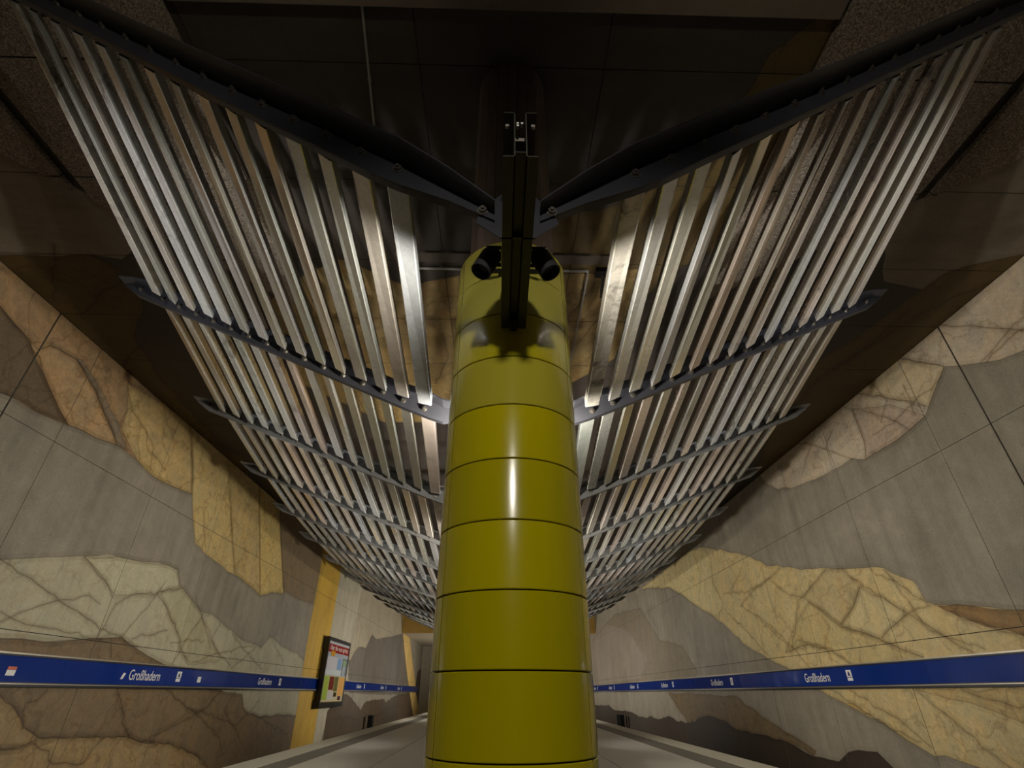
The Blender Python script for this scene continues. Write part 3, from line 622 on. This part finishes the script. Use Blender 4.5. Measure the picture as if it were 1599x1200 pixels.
# ------------------------------------------------------------------ columns
R_CLAD, R_SHAFT = 0.455, 0.366
zj = [-1.022 + 0.3730 * i for i in range(0, 12)]      # joints between the rings of cladding
def column_front():
    t = thing('column', 'yellow enamel clad round column with concrete shaft, nearest in the hall', 'column', (XC, 3.31, ZF), 'columns along the hall')
    L = lambda z: z - ZF
    MB().lathe([(0.0, 0.0), (R_CLAD - 0.03, 0.0), (R_CLAD - 0.03, L(3.045)), (0.0, L(3.045))], (0, 0, 0), 48).build('cladding_core', M_JOINT, t)
    MB().lathe([(0.30, L(3.0)), (R_SHAFT, L(3.0)), (R_SHAFT, L(ZT)), (0.30, L(ZT))], (0, 0, 0), 32).build('shaft_core', M_JOINT, t)
    # formwork boards printed into the shaft, each a little proud or set back
    nb = 22; r2 = random.Random(2)
    for i in range(nb):
        a0 = 2 * math.pi * i / nb; a1 = 2 * math.pi * (i + 1) / nb; rr = R_SHAFT + r2.uniform(0.002, 0.009)
        MB().lathe([(R_SHAFT - 0.02, L(3.05)), (rr, L(3.05)), (rr, L(ZT) - 0.004), (R_SHAFT - 0.02, L(ZT) - 0.004)], (0, 0, 0), 3, a0 + 0.008, a1 - 0.008).build('board_face', M_SHAFT, t)
    MB().lathe([(0.40, 0.0), (R_CLAD - 0.012, 0.0), (R_CLAD - 0.012, L(-1.022) - 0.004), (0.40, L(-1.022) - 0.004)], (0, 0, 0), 48).build('plinth', M_DARKRAIL, t)
    first = {}
    for k in range(11):
        z0, z1 = L(zj[k]), L(zj[k + 1]) if k < 10 else L(3.06)
        for s in range(3):
            a = math.radians(-90 + 120 * s); h = math.radians(60) - 0.014
            pr = [(R_CLAD - 0.018, 0.0035), (R_CLAD - 0.004, 0.0035), (R_CLAD, 0.0075), (R_CLAD, z1 - z0 - 0.0075), (R_CLAD - 0.004, z1 - z0 - 0.0035), (R_CLAD - 0.018, z1 - z0 - 0.0035)]
            key = (s, k == 10)
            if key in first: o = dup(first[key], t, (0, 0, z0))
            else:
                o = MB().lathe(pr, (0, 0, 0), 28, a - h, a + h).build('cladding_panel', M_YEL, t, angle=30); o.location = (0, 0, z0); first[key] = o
            o.color = (1, 1, 1, {10: 0.5, 9: 0.5, 8: 0.92, 7: 0.80}.get(k, 1.0))      # upper sheets mixed paler, painting in the sheen they reflect
    for s in range(3):      # dark gaskets in the upright joints
        a = math.radians(-30 + 120 * s)
        MB().lathe([(R_CLAD - 0.02, L(-1.0)), (R_CLAD - 0.0035, L(-1.0)), (R_CLAD - 0.0035, L(3.05)), (R_CLAD - 0.02, L(3.05))], (0, 0, 0), 2, a - 0.0165, a + 0.0165).build('joint_gasket', M_JOINT, t)
    MB().lathe([(R_SHAFT, L(3.05)), (R_CLAD - 0.004, L(3.05)), (R_CLAD - 0.004, L(3.062)), (R_SHAFT, L(3.062))], (0, 0, 0), 48).build('top_cap', M_YEL, t)
    return t
column_front()
# the columns standing behind the first one, simpler
proto = None
words = ['second', 'third', 'fourth', 'fifth']
for i, y in enumerate((14.1, 24.9, 35.7, 46.2)):
    t = thing('column', 'yellow clad round column, %s in line behind the nearest one' % words[i], 'column', (XC, y, ZF), 'columns along the hall')
    if proto is None:
        L = lambda z: z - ZF
        pr = [(0.3, 0.0)]
        for k in range(11):
            z0, z1 = L(zj[k]), L(zj[k + 1]); pr += [(R_CLAD - 0.02, z0), (R_CLAD, z0 + 0.006), (R_CLAD, z1 - 0.006), (R_CLAD - 0.02, z1)]
        pr += [(0.3, L(3.06))]
        proto = [MB().lathe(pr, (0, 0, 0), 40).build('cladding', M_YEL, t, angle=30),
                 MB().lathe([(0.2, L(3.0)), (R_SHAFT, L(3.0)), (R_SHAFT, L(ZT)), (0.2, L(ZT))], (0, 0, 0), 28).build('shaft', M_SHAFT, t, angle=30)]
    else:
        for o in proto: dup(o, t)

# ------------------------------------------------------------------ the reflector roof: ribs and slats
NR = 17
RY = [2.0 + 2.7 * i for i in range(NR)]
half_o = [(4.24, 4.95), (4.12, 3.96), (4.58, 3.89), (4.985, 3.891), (5.33, 3.905), (5.573, 3.916), (5.64, 3.85), (5.62, 3.817), (5.60, 3.80)]
half_i = [(0.80, 2.67), (0.93, 2.535), (1.10, 2.525), (1.21, 2.51), (1.30, 2.50), (1.36, 2.50), (1.40, 2.49), (1.42, 2.49), (1.43, 2.49)]
OUT = half_o + half_o[-2::-1]; INN = half_i + half_i[-2::-1]
NS = 15
def lerp(a, b, t): return tuple(x + (y - x) * t for x, y in zip(a, b))
def rib_shape(k):
    """stations along the rib from its hub to its tip: (x, z of the lower edge, height of the web, depth of the top flange)"""
    (xi, zi), (xo, zo) = INN[k], OUT[k]; g = (zo - zi) / (xo - xi)
    z = lambda x: zi + g * (x - xi) - 0.055
    if k == 0:
        return [(0.13, 2.31, 0.06, 0.09), (0.40, 2.47, 0.10, 0.15), (0.70, 2.605, 0.185, 0.185), (0.90, 2.715, 0.205, 0.18), (1.25, 2.955, 0.20, 0.175),
                (2.15, 3.55, 0.165, 0.18), (2.90, 4.07, 0.16, 0.165), (xo, 4.98, 0.16, 0.165), (xo + 0.27, 5.16, 0.13, 0.15), (xo + 0.47, 5.31, 0.012, 0.14)]
    st = [(0.13, 2.30, 0.07, 0.06), (0.22, 2.335, 0.08, 0.10), (0.48, (2.52 if k == 0 else 2.42), 0.10, 0.15), (0.68, (2.60 if k == 0 else z(0.8) - 0.03), 0.165, 0.18), (0.82, z(max(0.84, 0.82)), 0.20, 0.18)]
    x = 1.1 if k else 1.2
    while x < xo - 0.4: st.append((x, z(x), 0.195 - 0.01 * (x / xo), 0.17)); x += 0.55
    st += [(xo, z(xo), 0.175, 0.165), (xo + 0.27, z(xo + 0.27), 0.13, 0.15)]
    zt = z(xo + 0.27) + 0.13 + 0.03
    st += [(xo + 0.47, zt - 0.012, 0.012, 0.14)]
    return st
TH = 0.012
def rib_mesh(k, s, mat, parent):
    st = rib_shape(k); Y = RY[k]; mb = MB(); n = len(st)
    def band(pa, pb, pc, pd):
        """a plate following the rib with the four corners of its section given per station"""
        V = [];
        for q in st: V += [pa(q), pb(q), pc(q), pd(q)]
        V = [(XC + s * v[0], v[1], v[2]) for v in V]; F = []
        for i in range(n - 1):
            for t in range(4): F.append((4 * i + t, 4 * i + (t + 1) % 4, 4 * i + 4 + (t + 1) % 4, 4 * i + 4 + t))
        F += [(0, 1, 2, 3), (4 * n - 1, 4 * n - 2, 4 * n - 3, 4 * n - 4)]; mb.add(V, F)
    band(lambda q: (q[0], Y, q[1]), lambda q: (q[0], Y + TH, q[1]), lambda q: (q[0], Y + TH, q[1] + q[2]), lambda q: (q[0], Y, q[1] + q[2]))
    band(lambda q: (q[0], Y - q[3], q[1] + q[2] - 0.002), lambda q: (q[0], Y + 0.006, q[1] + q[2] - 0.002), lambda q: (q[0], Y + 0.006, q[1] + q[2] + TH), lambda q: (q[0], Y - q[3], q[1] + q[2] + TH))
    band(lambda q: (q[0], Y + 0.004, q[1]), lambda q: (q[0], Y + 0.004 + 0.055 * min(1, q[2] / 0.1), q[1]), lambda q: (q[0], Y + 0.004 + 0.055 * min(1, q[2] / 0.1), q[1] + 0.008), lambda q: (q[0], Y + 0.004, q[1] + 0.008))
    return mb.build('rib', mat, parent)
def hexbolt(c, d, r=0.024, h=0.022):
    """a washer, a hexagon nut and the threaded end, along direction d"""
    mb = MB(); c = Vector(c); d = Vector(d).normalized()
    mb.tube(c, c + d * 0.005, r * 1.35, n=14); mb.tube(c + d * 0.005, c + d * h, r, n=6); mb.tube(c + d * h, c + d * (h + 0.012), r * 0.5, n=8)
    return mb
bolt_me = None
for s, side in ((-1, 'left'), (1, 'right')):
    wing = thing('reflector_wing', 'large %s wing of polished metal slats on dark curved ribs under the ceiling' % side, 'reflector', (0, 0, 0), 'wings of the reflector roof')
    ribs = []
    for k in range(NR):
        rib = rib_mesh(k, s, M_RIB if k < 2 else M_RIB_LIT, wing); ribs.append(rib)
        (xi, zi), (xo, zo) = INN[k], OUT[k]
        if k < 5:
            for i in range(NS):
                t = i / (NS - 1); x = xi + (xo - xi) * t; st = rib_shape(k)
                zb = next((a[1] + (b[1] - a[1]) * (x - a[0]) / (b[0] - a[0]) for a, b in zip(st, st[1:]) if a[0] <= x <= b[0]))
                if k == 0: pos = (XC + s * (x - 0.07), RY[k], zb + 0.088)
                else: pos = (XC + s * (x - 0.05), RY[k], zb + 0.055)
                if bolt_me is None:
                    o = hexbolt((0, 0, 0), (0, -1, 0)).build('bolt', M_BOLT, rib); bolt_me = o.data; o.location = pos
                else: o = link('bolt', bolt_me, None, rib); o.location = pos
            # bolt in the tip and at the hub
            o = link('bolt', bolt_me, None, rib); o.location = (XC + s * 0.20, RY[k], 2.385)
            o = link('bolt', bolt_me, None, rib); o.location = (XC + s * (xo + 0.26), RY[k], zo + 0.15)
    # brackets that carry the slats, seen as dark triangles at the first rib
    (xi, zi), (xo, zo) = INN[0], OUT[0]
    for i in range(NS):
        t = i / (NS - 1); x = xi + (xo - xi) * t; z = zi + (zo - zi) * t
        x0, x1 = sorted((XC + s * (x - 0.004), XC + s * (x - 0.085)))
        MB().prism([(RY[0] + 0.013, z + 0.03), (RY[0] + 0.13, z + 0.03), (RY[0] + 0.13, z + 0.06), (RY[0] + 0.013, z + 0.15)], 'x', x0, x1).build('bracket', M_DARKRAIL, ribs[0])
    for k in range(NR - 1):
        ya, yb = RY[k] + 0.07, RY[k + 1] - 0.14
        for i in range(NS):
            t = i / (NS - 1); mbv = []; u_ = min(1.0, i / 6); tilt = math.radians(rng.uniform(-7 + 11 * u_, 10 + 9 * u_))
            for (y, q) in ((ya, k), (yb, k + 1)):
                (xi, zi), (xo, zo) = INN[q], OUT[q]
                x, z = xi + (xo - xi) * t, zi + (zo - zi) * t
                if q == 0: z = z + 0.0
                c = Vector((XC + s * x, y, z)); A, B, ch = 0.142, 0.108, 0.008
                an = math.atan2(zo - zi, xo - xi) + tilt
                if i == 0: A, an = 0.150, an - 0.16
                g = Vector((-s * math.cos(an), 0, -math.sin(an))); up = Vector((0, 0, 1)); p = c + g * A
                sec = [c + up * ch, c + g * ch, p - g * ch, p + up * ch, p + up * B, c + up * (B - 0.02)]
                mbv += sec
            F = [(j, (j + 1) % 6, (j + 1) % 6 + 6, j + 6) for j in range(6)] + [tuple(range(5, -1, -1)), tuple(range(6, 12))]
            MB().add(mbv, F).build('slat', M_SLAT, wing)

# ------------------------------------------------------------------ spine beam that carries the ribs
sp = thing('spine_beam', 'dark double channel beam pointing at the camera, above the column head', 'beam', (XC, 1.51, 2.19))
def channels(y0, y1):
    for s in (-1, 1):
        x0, x1, z0, z1, t = 0.026, 0.086, 0.0, 0.365, 0.006
        mb = MB()
        mb.box(min(s * x0, s * (x0 + t)), max(s * x0, s * (x0 + t)), y0, y1, z0, z1)
        mb.box(min(s * x0, s * x1), max(s * x0, s * x1), y0, y1, z0, z0 + t)
        mb.box(min(s * x0, s * x1), max(s * x0, s * x1), y0, y1, z1 - t, z1)
        mb.build('channel', M_SPINE, sp)
    MB().box(-0.026, 0.026, y0 + 0.002, y1, 0.035, 0.041).build('web_plate', M_SPINE, sp)
channels(0.0, 1.34); channels(2.27, 44.2)
for x in (-0.066, 0.066):
    MB().tube((x, 0.03, 0.30), (x, 0.045, 0.30), 0.011, n=10).build('bolt', M_RAIL, sp)
MB().box(-0.024, 0.024, 0.10, 0.16, 0.275, 0.30).build('cable_clip', M_RAIL, sp)
for x, z in ((-0.012, 0.315), (0.010, 0.315), (-0.012, 0.295)):
    MB().box(x - 0.006, x + 0.006, 0.03, 0.05, z, z + 0.012).build('clip', M_WHITE, sp)
# end stop against the column, below the beam
MB().prism([(-0.022, 1.22), (0.022, 1.22), (0.022, 1.33), (-0.022, 1.33)], 'z', -0.03, 0.02).build('end_block', M_BLACK, sp)
for k in range(NR):     # gusset plates at every rib
    y = RY[k] - 1.51
    g = [(-0.10, 0.36), (0.10, 0.36), (0.21, 0.22), (0.24, 0.12), (0.10, -0.0), (-0.10, 0.0), (-0.24, 0.12), (-0.21, 0.22)]
    if 2.85 < RY[k] < 3.77: continue
    MB().prism(g, 'y', y + 0.016, y + 0.028).build('gusset_plate', M_RIB_LIT if k > 0 else M_RIB, sp)

# ------------------------------------------------------------------ spotlights at the column head
for s, side in ((-1, 'left'), (1, 'right')):
    t = thing('spotlight', 'black cylindrical spotlight %s of the spine beam on the column head' % side, 'spotlight', (XC + s * 0.18, 2.3, 2.27), 'spotlights at the column head')
    ax = Vector((-s * 0.40, 0.05, 0.92)).normalized()      # open end points down and outwards
    a, b = -ax * 0.085, ax * 0.085
    MB().lathe([(0.058, -0.085), (0.064, -0.085), (0.064, 0.075), (0.054, 0.105), (0.0, 0.108), (0.0, 0.090), (0.048, 0.080), (0.058, 0.065)], (0, 0, 0), 28, axis=ax).build('housing', M_HOUSE, t, angle=35)
    MB().lathe([(0.0, -0.050), (0.060, -0.050), (0.060, -0.046), (0.0, -0.046)], (0, 0, 0), 28, axis=ax).build('lens', M_LENS, t)
    inner = -s * 0.092
    mb = MB(); mb.box(min(0.0, inner), max(0.0, inner), -0.076, -0.070, 0.045, 0.072); mb.box(min(0.0, inner), max(0.0, inner), 0.070, 0.076, 0.045, 0.072)
    mb.box(min(inner, inner + s * 0.006), max(inner, inner + s * 0.006), -0.076, 0.076, 0.045, 0.072)
    mb.build('bracket', M_BLACK, t)
    MB().tube((0.0 - s * 0.005, -0.083, 0.058), (0.0 - s * 0.005, -0.07, 0.058), 0.009, n=10).build('knob', M_BOLT, t)
cb = thing('crossbar', 'thin black bar across the column front behind both spotlights', 'bar', (XC, 2.815, 2.70))
MB().box(-0.19, 0.19, -0.012, 0.012, -0.014, 0.014).build('bar', M_BLACK, cb)
for x in (-0.10, 0.10): MB().box(x - 0.012, x + 0.012, 0.012, 0.048, -0.012, 0.012).build('standoff', M_BLACK, cb)

# ------------------------------------------------------------------ conduits on the ceiling
def conduit(label, pts, r, mat=M_CONDUIT):
    t = thing('conduit_pipe', label, 'pipe', pts[0], 'conduits on the ceiling'); o0 = Vector(pts[0])
    mb = MB()
    for a, b in zip(pts, pts[1:]): mb.tube(Vector(a) - o0, Vector(b) - o0, r, n=8)
    mb.build('tube', mat, t)
    for a, b in zip(pts, pts[1:]):
        a, b = Vector(a) - o0, Vector(b) - o0; n = max(1, int((b - a).length / 0.8))
        for i in range(n):
            c = a + (b - a) * ((i + 0.5) / n); MB().box(c.x - r * 1.6, c.x + r * 1.6, c.y - r * 1.6, c.y + r * 1.6, c.z + r * 0.2, c.z + r + 0.012).build('clip', M_BOLT, t)
conduit('thin grey conduit on the dark ceiling, upper left of the column shaft', [(-1.45, 2.43, 5.915), (-1.61, 3.9, 5.915)], 0.014)
conduit('grey conduit crossing the ceiling behind the column, left and right of it', [(-1.46, 6.12, 5.90), (1.40, 6.12, 5.90)], 0.022)
conduit('grey conduit running away along the ceiling right of the column', [(1.40, 6.16, 5.905), (1.45, 9.2, 5.905)], 0.018)
hb = thing('cable_bracket', 'black bracket with cable on the ceiling right of the column head', 'bracket', (1.62, 6.15, 5.80))
MB().box(-0.10, 0.10, -0.08, 0.08, 0.06, 0.146).build('plate', M_BLACK, hb)
MB().tube((0.03, 0.0, 0.08), (0.08, 0.55, 0.05), 0.035, 0.02, n=10).build('cable', M_BLACK, hb)
MB().bbox(-1.7, 1.95, 5.78, 5.98, 5.90, 5.947, 0.008).build('ceiling_lip', plain('dark_lip_concrete', lin(70, 60, 48), 0.8), ce)

# ------------------------------------------------------------------ station name bands on both walls
def text_mesh(s, size):
    cu = bpy.data.curves.new('lettering', 'FONT'); cu.body = s; cu.size = size; cu.align_x = 'CENTER'; cu.align_y = 'CENTER'; cu.extrude = 0.0015
    o = bpy.data.objects.new('lettering', cu); COL.objects.link(o)
    bpy.context.view_layer.update()
    me = bpy.data.meshes.new_from_object(o.evaluated_get(bpy.context.evaluated_depsgraph_get()))
    bpy.data.objects.remove(o); bpy.data.curves.remove(cu); me.name = 'lettering'; me.materials.clear(); return me
name_me = text_mesh('Großhadern', 1.0)
xs = [v.co.x for v in name_me.vertices]; ys_ = [v.co.y for v in name_me.vertices]
wtx, htx = max(xs) - min(xs), max(ys_) - min(ys_)
M_ICON = plain('icon_blue_print', lin(20, 40, 90), 0.3); M_ORANGE = plain('orange_print', lin(200, 90, 40), 0.4)
def band(side):
    s = -1 if side == 'left' else 1
    X = XL if s < 0 else XR
    t = thing('station_sign', 'long blue station name band along the %s wall, lettered Großhadern' % side, 'sign', (X, 2.0, 0.35), 'station name bands')
    y0, y1 = -8.5, 58.0
    def bx(a, b, z0, z1, name, mat):
        MB().box(min(-s * a, -s * b), max(-s * a, -s * b), y0, y1, z0, z1).build(name, mat, t)
    # enamel sheets with hair joints
    y = y0
    while y < y1 - 0.1:
        yy = min(y + 3.5, y1)
        MB().box(min(-s * 0.012, -s * 0.05), max(-s * 0.012, -s * 0.05), y + 0.002, yy - 0.002, -0.19, 0.185).build('enamel_sheet', M_BLUE, t); y = yy
    bx(0.005, 0.085, 0.185, 0.210, 'dark_rail', M_DARKRAIL); bx(0.005, 0.075, 0.211, 0.235, 'pale_rail', M_RAIL)
    bx(0.005, 0.085, -0.205, -0.19, 'dark_rail', M_DARKRAIL); bx(0.005, 0.095, -0.222, -0.206, 'pale_rail', M_RAIL); bx(0.005, 0.105, -0.26, -0.223, 'dark_rail', M_DARKRAIL)
    first = None
    cents = [6.6 - 0.02 + 7.0 * i for i in range(0, 7)] if s < 0 else [7.94 + 7.0 * i for i in range(0, 7)]
    for c in cents:
        if s < 0: rot = Matrix(((0, 0, 1), (1, 0, 0), (0, 1, 0))).to_4x4()
        else: rot = Matrix(((0, 0, -1), (-1, 0, 0), (0, 1, 0))).to_4x4()
        me = name_me.copy() if first is None else first
        if first is None:
            for v in me.vertices: v.co.x = (v.co.x - (max(xs) + min(xs)) / 2) * 1.18 / wtx; v.co.y = (v.co.y - (max(ys_) + min(ys_)) / 2) * 0.20 / htx
            first = me
        o = link('lettering', me, M_WHITE, t); o.matrix_local = Matrix.Translation((-s * 0.052, c - 2.0 + 0.01, 0.0)) @ rot
        # pictogram plates beside the name
        d = 1.42 if s < 0 else -1.42
        yc = c - 2.0 + d
        MB().box(min(-s * 0.05, -s * 0.054), max(-s * 0.05, -s * 0.054), yc - 0.10, yc + 0.10, -0.02, 0.12).build('pictogram', M_WHITE, t)
        MB().box(min(-s * 0.05, -s * 0.054), max(-s * 0.05, -s * 0.054), yc - 0.10, yc + 0.10, -0.10, -0.035).build('pictogram', M_WHITE, t)
        MB().prism([(yc - 0.05, 0.0), (yc + 0.05, 0.0), (yc + 0.03, 0.06), (yc, 0.10), (yc - 0.03, 0.06)], 'x', min(-s * 0.054, -s * 0.057), max(-s * 0.054, -s * 0.057)).build('pictogram_figure', M_ICON, t)
    if s < 0:
        for yc, m1 in ((9.85, M_ORANGE), (9.85 + 7 * 1 - 0.8, M_WHITE)):
            MB().box(0.05, 0.054, yc - 2.0 - 0.09, yc - 2.0 + 0.09, -0.10, -0.02).build('sticker', M_WHITE, t)
            MB().box(0.05, 0.054, yc - 2.0 - 0.09, yc - 2.0 + 0.09, -0.015, 0.03).build('sticker', m1, t)
        MB().prism([(12.72 - 2, -0.09), (12.80 - 2, -0.09), (12.86 - 2, 0.02), (12.78 - 2, 0.03)], 'x', 0.05, 0.054).build('sticker', M_WHITE, t)
band('left'); band('right')

# ------------------------------------------------------------------ advertising board on the left wall
ad = thing('advertising_board', 'upright black framed advertising board on the left wall over the blue band', 'poster', (XL, 28.45, 0.86))
W2, H2, D = 1.95, 1.41, 0.30
def pr(name, y0, y1, z0, z1, mat, d=0.004, base=D - 0.02):
    return MB().box(base, base + d, y0, y1, z0, z1).build(name, mat, ad)
K = 0.125; mb = MB(); mb.box(K, D, -W2, -W2 + 0.12, -H2, H2); mb.box(K, D, W2 - 0.12, W2, -H2, H2); mb.box(K, D, -W2 + 0.12, W2 - 0.12, H2 - 0.16, H2); mb.box(K, D, -W2 + 0.12, W2 - 0.12, -H2, -H2 + 0.20)
for z0, z1 in ((-H2, -H2 + 0.3), (H2 - 0.5, H2)):
    MB().box(0.004, K, -W2, -W2 + 0.1, z0, z1).box(0.004, K, W2 - 0.1, W2, z0, z1).build('mounting', M_BLACK, ad)
mb.build('frame', M_BLACK, ad)
MB().box(0.13, D - 0.02, -W2 + 0.121, W2 - 0.121, -H2 + 0.201, H2 - 0.161).build('poster_sheet', plain('pale_blue_print', lin(170, 180, 190), 0.15), ad)
A0, A1 = -W2 + 0.13, W2 - 0.13
P = lambda n, c: plain(n, lin(*c), 0.2, var=0.08)
pr('headline_strip', A0, A1, 0.80, 1.14, P('red_print', (150, 24, 26)))
pr('top_strip', A0, A1, 1.15, 1.24, P('grey_print', (190, 190, 195)))
hl = text_mesh('über die man spricht', 1.0); hx = [v.co.x for v in hl.vertices]; hy = [v.co.y for v in hl.vertices]
for v in hl.vertices: v.co.x = (v.co.x - (max(hx) + min(hx)) / 2) * 3.2 / (max(hx) - min(hx)); v.co.y = (v.co.y - (max(hy) + min(hy)) / 2) * 0.27 / (max(hy) - min(hy))
o = link('headline', hl, M_WHITE, ad); o.matrix_local = Matrix.Translation((D - 0.012, 0.05, 0.97)) @ Matrix(((0, 0, 1), (1, 0, 0), (0, 1, 0))).to_4x4()
pr('badge', -1.30, -0.65, 0.66, 0.86, P('orange_badge_print', (210, 150, 30)), 0.007)
pr('picture_panel', A0 + 0.08, 0.75, 0.10, 0.62, P('white_pink_print', (205, 200, 206)))
pr('picture_panel', 0.0, 0.72, 0.12, 0.60, P('sky_print', (130, 165, 205)), 0.006)
pr('picture_panel', A0 + 0.02, 0.9, -0.12, 0.09, P('silver_print', (205, 212, 215)))
mb = MB(); mb.box(D - 0.02, D - 0.005, 0.95, 0.99, -0.1, 0.62); mb.box(D - 0.02, D - 0.005, 1.66, 1.70, -0.1, 0.62); mb.box(D - 0.02, D - 0.005, 0.99, 1.66, 0.58, 0.62); mb.build('inner_frame', M_BLACK, ad)
pr('picture_panel', 1.0, 1.65, 0.30, 0.57, P('light_green_print', (150, 175, 140)))
pr('lower_sheet', A0, A1, -1.18, -0.14, P('cream_print', (200, 190, 160)))
pr('lower_picture', A0 + 0.05, -0.95, -1.12, -0.18, P('lime_print', (165, 185, 80)), 0.006)
pr('lower_picture', -0.90, -0.10, -0.72, -0.18, P('maroon_print', (115, 40, 22)), 0.006)
pr('lower_picture', -0.05, 0.62, -0.78, -0.18, P('olive_print', (105, 105, 55)), 0.006)
pr('lower_picture', 0.70, A1 - 0.05, -0.95, -0.18, P('peach_print', (225, 170, 95)), 0.006)
pr('lower_picture', -0.90, 0.0, -1.12, -0.78, P('grey_white_print', (200, 195, 195)), 0.006)
pr('lower_picture', 0.10, 0.62, -1.00, -0.82, P('dark_olive_print', (60, 55, 25)), 0.006)
pr('lower_picture', 0.90, 1.45, -1.15, -0.98, P('plum_print', (85, 45, 45)), 0.006)
pr('bottom_strip', A0, A1, -1.21, -1.185, P('mustard_print', (150, 125, 40)), 0.006)

# ------------------------------------------------------------------ small signal boxes beside the tracks
def sig(label, x, y, n):
    t = thing('signal_box', label, 'signal', (x, y, -2.05), 'signal boxes beside the tracks')
    MB().tube((0, 0, 0), (0, 0, 0.35), 0.05, n=10).build('post', M_BLACK, t)
    for i in range(n):
        d = (i - (n - 1) / 2) * 0.62
        MB().bbox(-0.15, 0.15, d - 0.2 + (0.0 if n == 1 else 0.05), d + 0.2 - (0.0 if n == 1 else 0.05), 0.25, 0.90, 0.03).build('housing', M_BLACK, t)
    if n == 2: MB().box(-0.05, 0.05, -0.35, 0.35, 0.28, 0.34).build('crossbar', M_BLACK, t)
sig('small black signal box beside the left track, under the ad board wall', -7.72, 37.5, 1)
sig('pair of small black signal boxes beside the right track, far down the hall', 7.85, 38.5, 2)
